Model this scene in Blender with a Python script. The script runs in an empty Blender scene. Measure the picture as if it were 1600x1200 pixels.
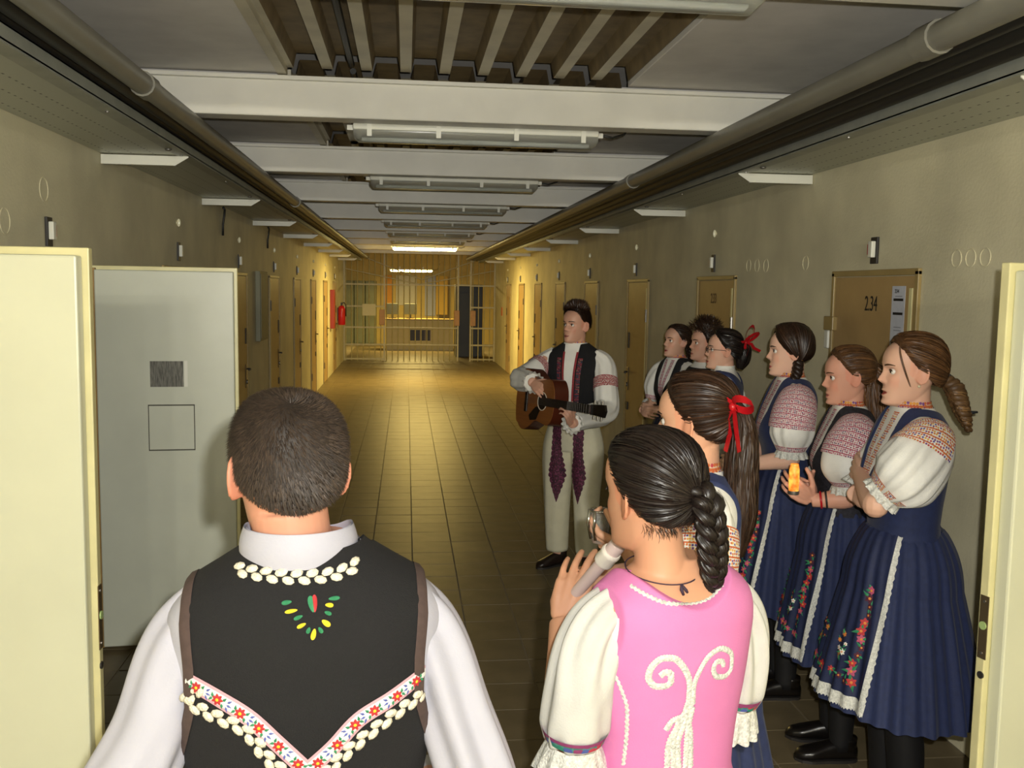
import bpy, bmesh, math, random
import numpy as np
from mathutils import Vector, Matrix, Quaternion
from mathutils.bvhtree import BVHTree

# ------------------------------------------------------------------ camera, light, exposure
SC = bpy.context.scene
COL = SC.collection
FPX, CAMH = 1490.0, 1.88
_b = np.array([-165, -150, FPX]); _b = _b/np.linalg.norm(_b)
_a = np.array([-235, 14965, FPX]); _a = _a-(_a@_b)*_b; _a = _a/np.linalg.norm(_a)
_r = np.cross(_a, _b)
W2C = np.array([_r, _b, -_a])            # rows: world axes seen in camera axes (x right, y down, z forward)
CAMPOS = np.array([0, 0, CAMH])
cam = bpy.data.cameras.new('camera'); camo = bpy.data.objects.new('camera', cam); COL.objects.link(camo)
cam.sensor_fit = 'HORIZONTAL'; cam.sensor_width = 36.0; cam.lens = FPX/1600*36.0
cam.clip_start = 0.05; cam.clip_end = 200
_R = W2C @ np.diag([1, -1, -1])
camo.matrix_world = Matrix.Translation(Vector(CAMPOS)) @ Matrix(_R.tolist()).to_4x4()
SC.camera = camo

world = bpy.data.worlds.new('world'); SC.world = world; world.use_nodes = True
world.node_tree.nodes['Background'].inputs[0].default_value = (0.02, 0.02, 0.018, 1)
world.node_tree.nodes['Background'].inputs[1].default_value = 1.0

# the camera's own flash, beside and above the lens
fl = bpy.data.lights.new('camera_flash', 'POINT'); fl.shadow_soft_size = 0.012
fl.energy = 10.0; fl.color = (1.0, 0.98, 0.93)
fl.use_nodes = True; _n = fl.node_tree.nodes; _em = _n['Emission']; _fo = _n.new('ShaderNodeLightFalloff')
_fo.inputs['Strength'].default_value = 3.5; fl.node_tree.links.new(_fo.outputs['Linear'], _em.inputs['Strength'])   # soft roll-off of the flash
flo = bpy.data.objects.new('camera_flash', fl); COL.objects.link(flo)
flo.matrix_world = camo.matrix_world @ Matrix.Translation((0.05, 0.055, 0.0)) @ Matrix.Rotation(math.radians(1.5), 4, 'X')

SC.view_settings.view_transform = 'Standard'; SC.view_settings.look = 'None'
SC.view_settings.gamma = 1.0; SC.view_settings.use_curve_mapping = False
SC.view_settings.exposure = 1.0

# ------------------------------------------------------------------ helpers
def ray(x, y): return W2C @ np.array([x-800.0, y-600.0, FPX])
def px_z(x, y, z): d = ray(x, y); return Vector(CAMPOS+d*((z-CAMH)/d[2]))
def px_x(x, y, X): d = ray(x, y); return Vector(CAMPOS+d*(X/d[0]))
def px_y(x, y, Y): d = ray(x, y); return Vector(CAMPOS+d*(Y/d[1]))
def srgb(h):
    c = [int(h[i:i+2], 16)/255 for i in (0, 2, 4)]
    return tuple(v/12.92 if v <= .04045 else ((v+.055)/1.055)**2.4 for v in c)+(1,)

MATS = {}
def mat(name, col, rough=.6, var=.0, vscale=8, bump=0, bscale=60, metal=0, spec=.5, stretch=(1, 1, 1), col2=None, emit=None, estr=0, trans=0, alpha=1, sheen=0, vdetail=4):
    if name in MATS: return MATS[name]
    m = bpy.data.materials.new(name); m.use_nodes = True; nt = m.node_tree; N = nt.nodes; L = nt.links
    p = N['Principled BSDF']
    if isinstance(col, str): col = srgb(col)
    if isinstance(col2, str): col2 = srgb(col2)
    p.inputs['Base Color'].default_value = col
    p.inputs['Roughness'].default_value = rough; p.inputs['Metallic'].default_value = metal
    p.inputs['Specular IOR Level'].default_value = spec
    p.inputs['Transmission Weight'].default_value = trans; p.inputs['Alpha'].default_value = alpha
    if sheen: p.inputs['Sheen Weight'].default_value = sheen
    if emit: p.inputs['Emission Color'].default_value = emit; p.inputs['Emission Strength'].default_value = estr
    tc = None
    if var or bump or col2:
        tc = N.new('ShaderNodeTexCoord'); mp = N.new('ShaderNodeMapping'); L.new(tc.outputs['Object'], mp.inputs[0])
        mp.inputs['Scale'].default_value = stretch
    if var or col2:
        n = N.new('ShaderNodeTexNoise'); n.inputs['Scale'].default_value = vscale; n.inputs['Detail'].default_value = vdetail
        L.new(mp.outputs[0], n.inputs['Vector'])
        r = N.new('ShaderNodeValToRGB'); L.new(n.outputs[0], r.inputs[0])
        r.color_ramp.elements[0].position = .32; r.color_ramp.elements[1].position = .68
        if col2 is None:
            r.color_ramp.elements[0].color = tuple(c*(1-var) for c in col[:3])+(1,)
            r.color_ramp.elements[1].color = tuple(min(1, c*(1+var)) for c in col[:3])+(1,)
        else:
            r.color_ramp.elements[0].color = col; r.color_ramp.elements[1].color = col2
        L.new(r.outputs[0], p.inputs['Base Color'])
    if bump:
        n2 = N.new('ShaderNodeTexNoise'); n2.inputs['Scale'].default_value = bscale; n2.inputs['Detail'].default_value = 3
        L.new(mp.outputs[0], n2.inputs['Vector'])
        b = N.new('ShaderNodeBump'); b.inputs['Strength'].default_value = bump; b.inputs['Distance'].default_value = .01
        L.new(n2.outputs[0], b.inputs['Height']); L.new(b.outputs[0], p.inputs['Normal'])
    MATS[name] = m; return m

class MB:
    """collects shapes; build() makes one mesh object"""
    def __init__(s): s.v = []; s.f = []; s.mi = []; s.m = 0
    def add(s, v, f, m=None):
        o = len(s.v); s.v += [tuple(map(float, p)) for p in v]; s.f += [tuple(i+o for i in q) for q in f]
        s.mi += [s.m if m is None else m]*len(f); return s
    def box(s, x0, x1, y0, y1, z0, z1, m=None, M=None, bev=0):
        x0, x1 = sorted((x0, x1)); y0, y1 = sorted((y0, y1)); z0, z1 = sorted((z0, z1))
        if bev:
            b = min(bev, (x1-x0)*.49, (y1-y0)*.49, (z1-z0)*.49)
            bm = bmesh.new(); bmesh.ops.create_cube(bm, size=1)
            bmesh.ops.scale(bm, vec=(x1-x0, y1-y0, z1-z0), verts=bm.verts)
            bmesh.ops.translate(bm, vec=((x0+x1)/2, (y0+y1)/2, (z0+z1)/2), verts=bm.verts)
            bmesh.ops.bevel(bm, geom=list(bm.edges), offset=b, segments=2, affect='EDGES', profile=.5)
            bm.verts.index_update()
            v = [Vector(q.co) for q in bm.verts]; f = [tuple(q.index for q in g.verts) for g in bm.faces]; bm.free()
        else:
            v = [Vector((x, y, z)) for z in (z0, z1) for y in (y0, y1) for x in (x0, x1)]
            f = [(0, 2, 3, 1), (4, 5, 7, 6), (0, 1, 5, 4), (2, 6, 7, 3), (0, 4, 6, 2), (1, 3, 7, 5)]
        if M is not None: v = [M @ q for q in v]
        return s.add(v, f, m)
    def tube(s, pts, r, n=10, m=None, cap=True, closed=False, flat=1.0):
        pts = [Vector(p) for p in pts]; k = len(pts)
        rs = r if hasattr(r, '__len__') else [r]*k
        V = []; F = []
        up = None
        for i, p in enumerate(pts):
            if closed: t = pts[(i+1) % k]-pts[i-1]
            else: t = pts[min(i+1, k-1)]-pts[max(i-1, 0)]
            t.normalize()
            if up is None:
                up = Vector((0, 0, 1)) if abs(t.z) < .9 else Vector((1, 0, 0))
            a = (up-t*up.dot(t)).normalized(); b = t.cross(a); up = a
            for j in range(n):
                q = 2*math.pi*j/n
                V.append(p+(a*math.cos(q)*flat+b*math.sin(q))*rs[i])
        for i in range(k if closed else k-1):
            i2 = (i+1) % k
            for j in range(n):
                F.append((i*n+j, i*n+(j+1) % n, i2*n+(j+1) % n, i2*n+j))
        if cap and not closed:
            F.append(tuple(range(n))[::-1]); F.append(tuple((k-1)*n+j for j in range(n)))
        return s.add(V, F, m)
    def cyl(s, p0, p1, r, n=14, m=None, r1=None): return s.tube([p0, p1], [r, r if r1 is None else r1], n, m)
    def ball(s, c, r, n=12, m=None, M=None):
        rx = r if hasattr(r, '__len__') else (r, r, r); V = []; F = []
        h = max(4, n//2+1)
        for i in range(h+1):
            t = math.pi*i/h
            for j in range(n):
                q = 2*math.pi*j/n
                w = Vector((rx[0]*math.sin(t)*math.cos(q), rx[1]*math.sin(t)*math.sin(q), rx[2]*math.cos(t)))
                if M is not None: w = M @ w
                V.append(Vector(c)+w)
        for i in range(h):
            for j in range(n):
                F.append((i*n+j, (i+1)*n+j, (i+1)*n+(j+1) % n, i*n+(j+1) % n))
        return s.add(V, F, m)
    def lathe(s, prof, c=(0, 0, 0), n=20, m=None, M=None):
        V = []; F = []; k = len(prof)
        for (r, z) in prof:
            for j in range(n):
                q = 2*math.pi*j/n; w = Vector((r*math.cos(q), r*math.sin(q), z))
                if M is not None: w = M @ w
                V.append(Vector(c)+w)
        for i in range(k-1):
            for j in range(n): F.append((i*n+j, i*n+(j+1) % n, (i+1)*n+(j+1) % n, (i+1)*n+j))
        F.append(tuple(range(n))[::-1]); F.append(tuple((k-1)*n+j for j in range(n)))
        return s.add(V, F, m)
    def prism(s, poly, axis, t0, t1, m=None, M=None):
        """extrude 2D polygon along axis 'x','y','z'"""
        n = len(poly)
        def P(a, b, t):
            return Vector({'x': (t, a, b), 'y': (a, t, b), 'z': (a, b, t)}[axis])
        V = [P(a, b, t0) for a, b in poly]+[P(a, b, t1) for a, b in poly]
        if M is not None: V = [M @ q for q in V]
        F = [tuple(range(n))[::-1], tuple(range(n, 2*n))]+[(i, (i+1) % n, n+(i+1) % n, n+i) for i in range(n)]
        return s.add(V, F, m)
    def grid(s, P, closed_u=False, m=None, cap=False, flip=False):
        """P: array [nv][nu][3]"""
        P = np.asarray(P, float); nv, nu = P.shape[:2]; F = []
        for i in range(nv-1):
            for j in range(nu if closed_u else nu-1):
                j2 = (j+1) % nu
                q = (i*nu+j, i*nu+j2, (i+1)*nu+j2, (i+1)*nu+j)
                F.append(q[::-1] if flip else q)
        if cap:
            F.append(tuple(range(nu))[::-1]); F.append(tuple((nv-1)*nu+j for j in range(nu)))
        return s.add(P.reshape(-1, 3), F, m)
    def mesh(s, name, mats, smooth=False, fixn=True):
        me = bpy.data.meshes.new(name); me.from_pydata(s.v, [], s.f)
        for q in (mats if isinstance(mats, (list, tuple)) else [mats]): me.materials.append(q)
        if isinstance(mats, (list, tuple)) and len(mats) > 1: me.polygons.foreach_set('material_index', s.mi)
        if fixn:
            bm = bmesh.new(); bm.from_mesh(me); bmesh.ops.recalc_face_normals(bm, faces=bm.faces); bm.to_mesh(me); bm.free()
        if smooth is True: me.polygons.foreach_set('use_smooth', [True]*len(me.polygons))
        elif smooth: 
            me.polygons.foreach_set('use_smooth', [True]*len(me.polygons))
            me.set_sharp_from_angle(angle=math.radians(smooth))
        me.update(); return me
    def build(s, name, mats, parent=None, smooth=False, fixn=True, **k):
        return link(name, s.mesh(name, mats, smooth, fixn), parent, **k)

def link(name, data, parent=None, loc=None, rot=None, label=None, cat=None, group=None, kind=None):
    o = bpy.data.objects.new(name, data); COL.objects.link(o)
    if parent is not None: o.parent = parent
    if loc is not None: o.location = loc
    if rot is not None: o.rotation_euler = rot
    if label: o['label'] = label
    if cat: o['category'] = cat
    if group: o['group'] = group
    if kind: o['kind'] = kind
    return o
def thing(name, label, cat, loc=(0, 0, 0), rz=0, group=None, kind=None):
    return link(name, None, None, loc, (0, 0, rz), label, cat, group, kind)
def text_mesh(txt, size, name, mt, thick=.0008, sx=1.0, align='CENTER'):
    cu = bpy.data.curves.new('tmp', 'FONT'); cu.body = txt; cu.size = size; cu.extrude = thick; cu.align_x = align; cu.align_y = 'CENTER'
    o = bpy.data.objects.new('tmp', cu); COL.objects.link(o); bpy.context.view_layer.update()
    me = bpy.data.meshes.new_from_object(o.evaluated_get(bpy.context.evaluated_depsgraph_get()))
    bpy.data.objects.remove(o); me.name = name
    me.materials.clear(); me.materials.append(mt)
    if sx != 1: me.transform(Matrix.Diagonal((sx, 1, 1, 1)))
    return me
rnd = random.Random(7)
# ------------------------------------------------------------------ the corridor
XL, XR, ZT, ZC = -1.6, 2.3, 2.56, 2.90      # walls, tray underside, ceiling panels
YG = 24.8                                    # barred gate
YB = -9.5                                    # corridor end behind the camera
M_wall = mat('wall_plaster', 'd6cfaf', .62, .12, 2.2, .16, 70)
M_floor = mat('floor_tile_glaze', '6e624a', .42, .16, 5, .05, 40, spec=.28)
M_grout = mat('floor_grout', '857b66', .9)
M_panel = mat('ceiling_board', 'dad6ce', .8, .06, 6)
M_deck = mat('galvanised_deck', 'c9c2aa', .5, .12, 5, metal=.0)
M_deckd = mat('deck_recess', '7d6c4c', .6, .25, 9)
M_beam = mat('beam_white_paint', 'e0ded2', .45, .04, 5)
M_tray = mat('tray_zinc', 'a3a69c', .42, .10, 7, metal=.35)
M_white = mat('white_paint', 'dcdccf', .45)
M_pipe = mat('pipe_grey_paint', '7d7b70', .4, .06, 6)
M_cable = mat('cable_black', '22221f', .5)
M_doorface = mat('door_cream_paint', 'cfd0b4', .28, .035, 3, .06, 14)
M_doorgrey = mat('door_grey_paint', 'c6c9b8', .35, .04, 4, .05, 14)
M_dooredge = mat('door_edge_cream', 'd6cf9c', .35, .08, 8)
M_doorwood = mat('door_rebate_tan', '9c7a3e', .5, .15, 12)
M_doortan = mat('door_tan_paint', 'ad9060', .42, .07, 5)
M_frame = mat('door_frame_tan', '9c8756', .4, .08, 6)
M_steel = mat('steel_grey', '8a8781', .35, .1, 20, metal=.8)
M_dark = mat('dark_metal', '2b2826', .5)
M_black = mat('black_print', '161310', .7)
M_paper = mat('paper_sheet', 'c3c6cf', .7, .05, 30)
M_bars = mat('bar_cream_paint', 'b5ab7a', .4, .08, 9)
M_red = mat('red_enamel', 'b81422', .3)
M_brass = mat('brass_plate', '7a6b52', .35, metal=.7)
M_glass = mat('lamp_cover_clear', (.85, .88, .85, 1), .12, trans=.85, spec=.5)
M_tube = mat('lamp_tube_unlit', 'e9ece6', .3)
M_lit = mat('lamp_tube_lit', 'fff3c0', .4, emit=(1.0, .78, .30, 1), estr=16)

# floor: slab with recessed joints, single tiles on it
T = .288; GX0 = .05; GY0 = 6.4
flo_s = MB().box(XL-2.6, XR+2.2, YB, 34, -.12, -.004).build('floor', M_grout, kind='structure', label='brown glazed tile floor of the corridor', cat='floor')
def tile_mesh(w, l):
    return MB().box(-w/2+.003, w/2-.003, -l/2+.003, l/2-.003, -.006, 0, bev=.0015).mesh('tile', M_floor)
tm = tile_mesh(T, T); rest = MB()
kx0 = math.floor((XL-GX0)/T); kx1 = math.ceil((XR-GX0)/T)
ky = lambda y: math.floor((y-GY0)/T)
ntile = 0
for j in range(ky(YB), ky(34)):
    y0 = GY0+j*T
    near = 3.05 < y0 < 8.95
    for i in range(kx0, kx1):
        xa, xb = max(GX0+i*T, XL), min(GX0+(i+1)*T, XR)
        if xb-xa < .02: continue
        dz = rnd.uniform(-.0006, .0006)
        if near and ntile < 300:
            ntile += 1
            full = (xb-xa) > T-.001
            link('tile', tm if full else tile_mesh(xb-xa, T), flo_s, ((xa+xb)/2, y0+T/2, dz), (rnd.gauss(0, .004), rnd.gauss(0, .004), 0))
        else:
            rest.box(xa+.003, xb-.003, y0+.003, y0+T-.003, -.006, dz)
rest.build('tile_field', M_floor, flo_s, kind='stuff')

# walls: slabs with the cell doorways left open where the leaves stand ajar
DOORP, DW, DH = 2.45, .82, 1.975
def wall(name, X, out, openings, label):
    m = MB(); t = .25
    ys = YB
    x0, x1 = (X-t, X) if out < 0 else (X, X+t)
    for (a, b) in openings:
        m.box(x0, x1, ys, a, 0, 3.1); m.box(x0, x1, a, b, DH, 3.1); ys = b
    m.box(x0, x1, ys, YG+.2, 0, 3.1)
    for (a, b) in openings:           # the cell behind: floor to ceiling box
        xo = x0 if out < 0 else x1; xd = xo+out*1.6
        m.box(xd, xd+out*.1, a-.5, b+.5, 0, 2.5)
        m.box(xo, xd, a-.6, a-.5, 0, 2.5); m.box(xo, xd, b+.5, b+.6, 0, 2.5); m.box(xo, xd, a-.6, b+.6, 2.5, 2.6)
    return m.build(name, M_wall, kind='structure', label=label, cat='wall')
OPL = [(1.66, 2.48), (4.11, 4.93)]; OPR = [(1.66, 2.48)]
wl = wall('wall_left', XL, -1, OPL, 'beige plaster corridor wall on the left')
wr = wall('wall_right', XR, 1, OPR, 'beige plaster corridor wall behind the singers')
MB().box(XL-.3, XR+.3, YB-.2, YB, 0, 3.1).build('wall_back', M_wall, kind='structure', label='corridor end wall behind the camera', cat='wall')
# wall details: sealed core holes as shallow rings, small cable stubs
def ring(parent, X, y, z, r=.045):
    out = 1 if X < 0 else -1
    pts = [(X+out*.0015, y+r*math.cos(a), z+r*1.05*math.sin(a)) for a in np.linspace(0, 2*math.pi, 20, endpoint=False)]
    MB().tube(pts, .002, 5, closed=True).build('wall_ring', M_wall, parent, smooth=True)
for x, y in ((1495, 404), (1517, 403), (1540, 402)): p = px_x(x, y, XR); ring(wr, XR, p.y, p.z, .035)
for x, y in ((1170, 415), (1183, 415), (1197, 415), (1259, 411)): p = px_x(x, y, XR); ring(wr, XR, p.y, p.z, .04)
for x, y in ((7, 345), (68, 296)): p = px_x(x, y, XL); ring(wl, XL, p.y, p.z, .05)

# ceiling: boards left and right of a corrugated steel strip, white cross beams
ceil = MB().box(XL-.3, XR+.3, YB, YG, 3.1, 3.2).build('ceiling', M_panel, kind='structure', label='grey board ceiling with corrugated steel strip', cat='ceiling')
BEAM0, BP = 4.82, 2.3
bys = [BEAM0+BP*k for k in range(-6, 9)]
DX0, DX1 = -.60, 1.10
deckprof = []
nr = 9; w = (DX1-DX0)/nr
for i in range(nr):
    x = DX0+i*w
    deckprof += [(x, 2.93), (x+w*.28, 2.93), (x+w*.36, 3.0), (x+w*.92, 3.0)]
deckprof.append((DX1, 2.93))
for k, by in enumerate(bys):
    y0 = by+.14; y1 = min(by+BP, YG)
    if by > YG-.3: continue
    MB().box(XL, XR, by, by+.14, 2.70, 2.885, bev=.008).build('beam', M_beam, ceil)
    MB().box(XL, XR, by-.03, by+.17, 2.868, 2.888, bev=.003).build('beam_flange', M_beam, ceil)
    MB().box(XL, DX0, y0, y1, ZC, ZC+.03, bev=.004).build('panel', M_panel, ceil)
    MB().box(DX1, XR, y0, y1, ZC, ZC+.03, bev=.004).build('panel', M_panel, ceil)
    m = MB(); P = [[(x, y, z) for x, z in deckprof] for y in (y0, y1)]
    m.grid(P)
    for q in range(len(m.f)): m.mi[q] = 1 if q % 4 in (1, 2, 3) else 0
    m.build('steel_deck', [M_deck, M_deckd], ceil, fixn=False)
    # edge trim of the opening and one conduit in the ribs
    MB().box(DX0-.02, DX0+.025, y0, y1, ZC-.006, ZC+.05).build('deck_edge', M_deck, ceil)
    MB().tube([(DX0+.33, y0, 2.955), (DX0+.33, y1, 2.955)], .016, 8).build('conduit', M_cable, ceil, smooth=40)

# cable trays along both walls, with brackets, pipes and cables
def perf_mat():
    m = bpy.data.materials.new('tray_perforated'); m.use_nodes = True; nt = m.node_tree; N = nt.nodes; L = nt.links
    p = N['Principled BSDF']; p.inputs['Roughness'].default_value = .42; p.inputs['Metallic'].default_value = .35
    tc = N.new('ShaderNodeTexCoord'); sx = N.new('ShaderNodeSeparateXYZ'); L.new(tc.outputs['Object'], sx.inputs[0])
    def mth(op, a, b=None):
        n = N.new('ShaderNodeMath'); n.operation = op
        for k, v in enumerate((a, b)):
            if v is None: continue
            if isinstance(v, (int, float)): n.inputs[k].default_value = v
            else: L.new(v, n.inputs[k])
        return n.outputs[0]
    fx = mth('ABSOLUTE', mth('SUBTRACT', mth('FRACT', mth('DIVIDE', sx.outputs[0], .11)), .5))
    fy = mth('ABSOLUTE', mth('SUBTRACT', mth('FRACT', mth('DIVIDE', sx.outputs[1], .055)), .5))
    hole = mth('MULTIPLY', mth('LESS_THAN', fx, .035), mth('LESS_THAN', fy, .16))
    mix = N.new('ShaderNodeMix'); mix.data_type = 'RGBA'; L.new(hole, mix.inputs[0])
    mix.inputs[6].default_value = srgb('bcbfb2'); mix.inputs[7].default_value = srgb('35352f')
    L.new(mix.outputs[2], p.inputs['Base Color']); return m
M_perf = perf_mat()
def tray(X, out, w, label):
    t = thing('cable_tray', label, 'cable tray', (X+out*.004, 0, ZT), group='cable trays')
    y0, y1 = YB, YG-.05
    e = out*w
    MB().box(0, e, y0, y1, 0, .006).build('tray_floor', M_perf, t)
    MB().box(e-out*.004, e, y0, y1, -.004, .05).build('tray_lip', M_tray, t)
    MB().box(e, e-out*.035, y0, y1, .045, .05).build('tray_return', M_tray, t)
    MB().box(e-out*.002, e-out*.07, y0, y1, -.006, 0).build('tray_hem', M_tray, t)
    k = 0
    for by in np.arange(.3, YG-1, 2.5):
        m = MB()
        prof = [(0, -.055), (out*(w*.82), -.055), (out*(w*.97), -.012), (out*w*.97, -.006), (0, -.006)]
        m.prism(prof, 'y', by-.0025, by+.0025)
        m.box(0, out*w*.8, by, by+.045, -.055, -.051)
        m.build('tray_bracket', M_white, t)
        MB().ball((e-out*.05, by-.28, -.010), (.018, .018, .007), 8).build('bolt', M_steel, t, smooth=True)
    for by in np.arange(1.5, 12, 1.25):
        MB().cyl((e-out*.04, by, -.010), (e-out*.04, by, .0), .008, 8).build('bolt', M_steel, t)
    return t
tray(XL, 1, .46, 'perforated zinc cable tray along the left wall')
tray(XR, -1, .45, 'perforated zinc cable tray along the right wall above the singers')
def along(x, z, r, name, label, m, cat, y0=YB, y1=YG-.1, wob=.0, couple=()):
    t = thing(name, label, cat, (x, 0, z))
    ys = np.linspace(y0, y1, 26 if wob else 2)
    MB().tube([(rnd.uniform(-wob, wob), yy, rnd.uniform(-wob, wob)*.6) for yy in ys], r, 14).build('run', m, t, smooth=40)
    for cy in couple: MB().cyl((0, cy, 0), (0, cy+.10, 0), r*1.18, 14).build('coupling', m, t, smooth=40)
    return t
along(-1.015, 2.648, .042, 'pipe', 'grey painted pipe running above the left cable tray', M_pipe, 'pipe', couple=(3.9, 9))
along(1.565, 2.645, .044, 'pipe', 'grey painted pipe running above the right cable tray', M_pipe, 'pipe', couple=(2.75, 6.6))
for x, z, r, lab in ((-1.095, 2.642, .030, 'black cable next to the grey pipe on the left'), (-1.172, 2.653, .031, 'thick black cable in the middle of the left tray'), (-1.250, 2.630, .034, 'black cable nearest the left wall'),
                     (1.648, 2.642, .031, 'black cable next to the grey pipe on the right'), (1.722, 2.632, .034, 'thick black cable in the middle of the right bundle'), (1.800, 2.625, .036, 'black cable nearest the lip of the right tray')):
    along(x, z, r, 'cable', lab, M_cable, 'cable', wob=.003)

# ceiling lamps
def fixture(y, lit, label, z=2.655, L=1.27, xc=.36):
    t = thing('ceiling_lamp', label, 'lamp', (xc, y, z), group='fluorescent ceiling lamps')
    MB().box(-L/2, L/2, -.075, .075, .02, .055, bev=.012).build('housing', M_white, t, smooth=30)
    prof = [(.072*math.cos(a), -.055*math.sin(a)**.8+.02) for a in np.linspace(0.02, math.pi-.02, 14)]
    m = MB(); P = []
    for s_, k in ((-L/2+.004, .55), (-L/2+.03, 1), (L/2-.03, 1), (L/2-.004, .55)):
        P.append([(s_, a, .02+(b-.02)*k) for a, b in prof])
    m.grid(P); m.add([P[0][i] for i in range(14)], [tuple(range(14))]); m.add([P[-1][i] for i in range(14)], [tuple(range(14))])
    m.build('cover', M_lit if lit else M_glass, t, smooth=40)
    if not lit: MB().cyl((-L/2+.05, 0, -.003), (L/2-.05, 0, -.003), .013, 10).build('tube', M_tube, t, smooth=40)
    for sx in (-.55, -.2, .2, .55):
        for sy in (-1, 1):
            MB().box(sx-.012, sx+.012, sy*.07, sy*.082, -.012, .05).build('clip', M_white, t)
    for sx in (-1, 1):
        MB().box(sx*L/2, sx*(L/2+.03), -.02, .02, .025, .05).build('end_cap', M_white, t)
    for sx in (-.35, .35):
        MB().box(sx-.02, sx+.02, -.06, .06, .055, .12).build('mount', M_white, t)
    pts = [(L/2+.03, 0, .04), (L/2+.09, .02, .035), (L/2+.16, .05, .06), (L/2+.2, .08, .13), (L/2+.22, .1, .24)]
    MB().tube(pts, .006, 6).build('lead', M_cable, t, smooth=True)
    return t
names = ['unlit tube lamp at the top edge, nearest of the unlit ceiling lamps', 'unlit clear tube lamp behind the first white beam', 'unlit tube lamp behind the second white beam', 'unlit tube lamp behind the third white beam', 'unlit tube lamp behind the fourth white beam', 'unlit tube lamp behind the fifth white beam', 'dark tube lamp just before the lit one', 'bright yellow lit tube lamp in front of the barred gate']
for k, lab in enumerate(names):
    y = BEAM0+.24+BP*(k-1)
    if k == 0: y = 2.70
    if k == 7: y = 19.2
    fixture(y, k == 7, lab, z=2.70 if k == 0 else 2.655)
def arealamp(loc, e, sx, sy, col):
    l = bpy.data.lights.new('tube_light', 'AREA'); l.shape = 'RECTANGLE'; l.size = sx; l.size_y = sy; l.energy = e; l.color = col
    o = bpy.data.objects.new('tube_light', l); COL.objects.link(o); o.location = loc; return o
def tubelights(y, e, col, z=2.60):
    for dx in (-.42, 0, .42):
        l = bpy.data.lights.new('tube_light', 'POINT'); l.energy = e/3; l.color = col; l.shadow_soft_size = .05
        o = bpy.data.objects.new('tube_light', l); COL.objects.link(o); o.location = (.36+dx, y, z-.045)
for yb, lab in ((-4.9, 'lit tube lamp behind the camera'), (-7.2, 'lit tube lamp at the rear end of the corridor')):
    fixture(yb, True, lab); tubelights(yb, 170, (1, .95, .82))
arealamp((.36, 19.2, 2.58), 85, 1.2, .1, (1, .70, .19))
# ------------------------------------------------------------------ doors
def open_leaf(n, hinge, ang, side, label, mface, mrim, wood=False, w=.80, hatch=False):
    """leaf standing open; side = -1/+1: which local y side carries the raised inner panel"""
    d = thing('door_%d' % n, label, 'door', (hinge[0], hinge[1], 0), math.radians(ang), kind='structure')
    s = side; z0, z1 = .015, 1.968
    MB().box(0, w, 0, -s*.028, z0, z1, bev=.003).build('outer_plate', mrim, d)
    MB().box(.022, w-.016, 0, s*.045, z0+.012, z1-.020, bev=.006).build('inner_panel', mface, d)
    if wood: MB().box(.0, .024, -.001*s, s*.03, z0+.005, z1-.012, bev=.002).build('rebate_strip', M_doorwood, d)
    # lock edge
    e = MB().box(w, w+.0025, -s*.022, s*.005, .93, 1.10).build('lock_plate', M_brass, d)
    MB().cyl((w+.001, -s*.008, 1.02), (w+.006, -s*.008, 1.02), .011, 12).build('latch_button', mat('green_cap', '9fb878', .4), e)
    for zz in (.945, 1.085): MB().cyl((w+.001, -s*.008, zz), (w+.0045, -s*.008, zz), .004, 8).build('screw', M_steel, e)
    MB().cyl((w-.001, -s*.008, .885), (w+.003, -s*.008, .885), .010, 12).build('bolt_hole', M_dark, d)
    for zz in (.35, 1.0, 1.65): MB().cyl((.0, -s*.03, zz-.05), (.0, -s*.03, zz+.05), .012, 10).build('hinge', M_steel, d)
    if hatch:
        y = s*.046
        MB().box(.275, .435, s*.044, s*.0462, 1.365, 1.495).build('vent_mesh', mat('vent_scribble', '6b6a62', .7, .6, 90, stretch=(3, 1, .25)), d)
        MB().box(.44, .455, s*.044, s*.0462, 1.365, 1.497).build('vent_tape', M_white, d)
        m = MB(); a0, a1, b0, b1, tt = .262, .487, 1.04, 1.275, .006
        M_line = mat('pencil_line', '4a483e', .8)
        h = MB().box(a0, a1, s*.043, s*.0464, b0, b1).build('food_hatch', mface, d)
        for q in ((a0, a1, b0, b0+tt), (a0, a1, b1-tt, b1), (a0, a0+tt*.7, b0, b1), (a1-tt*.7, a1, b0, b1)):
            MB().box(q[0], q[1], s*.044, s*.0474, q[2], q[3]).build('hatch_seam', M_line, h)
    return d
open_leaf(1, (XL+.015, 2.50), 0.5, -1, 'cream steel cell door standing open at the left frame edge', M_doorface, M_dooredge, w=.795)
open_leaf(2, (XL+.045, 4.96), 5, -1, 'grey cell door standing open, with a small food hatch outline', M_doorgrey, M_dooredge, wood=True, w=.70, hatch=True)
open_leaf(3, (XR-.015, 2.46), 180+13.5, 1, 'cream cell door edge with lock plate at the right frame edge', M_doorface, M_dooredge, w=.79)

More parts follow.
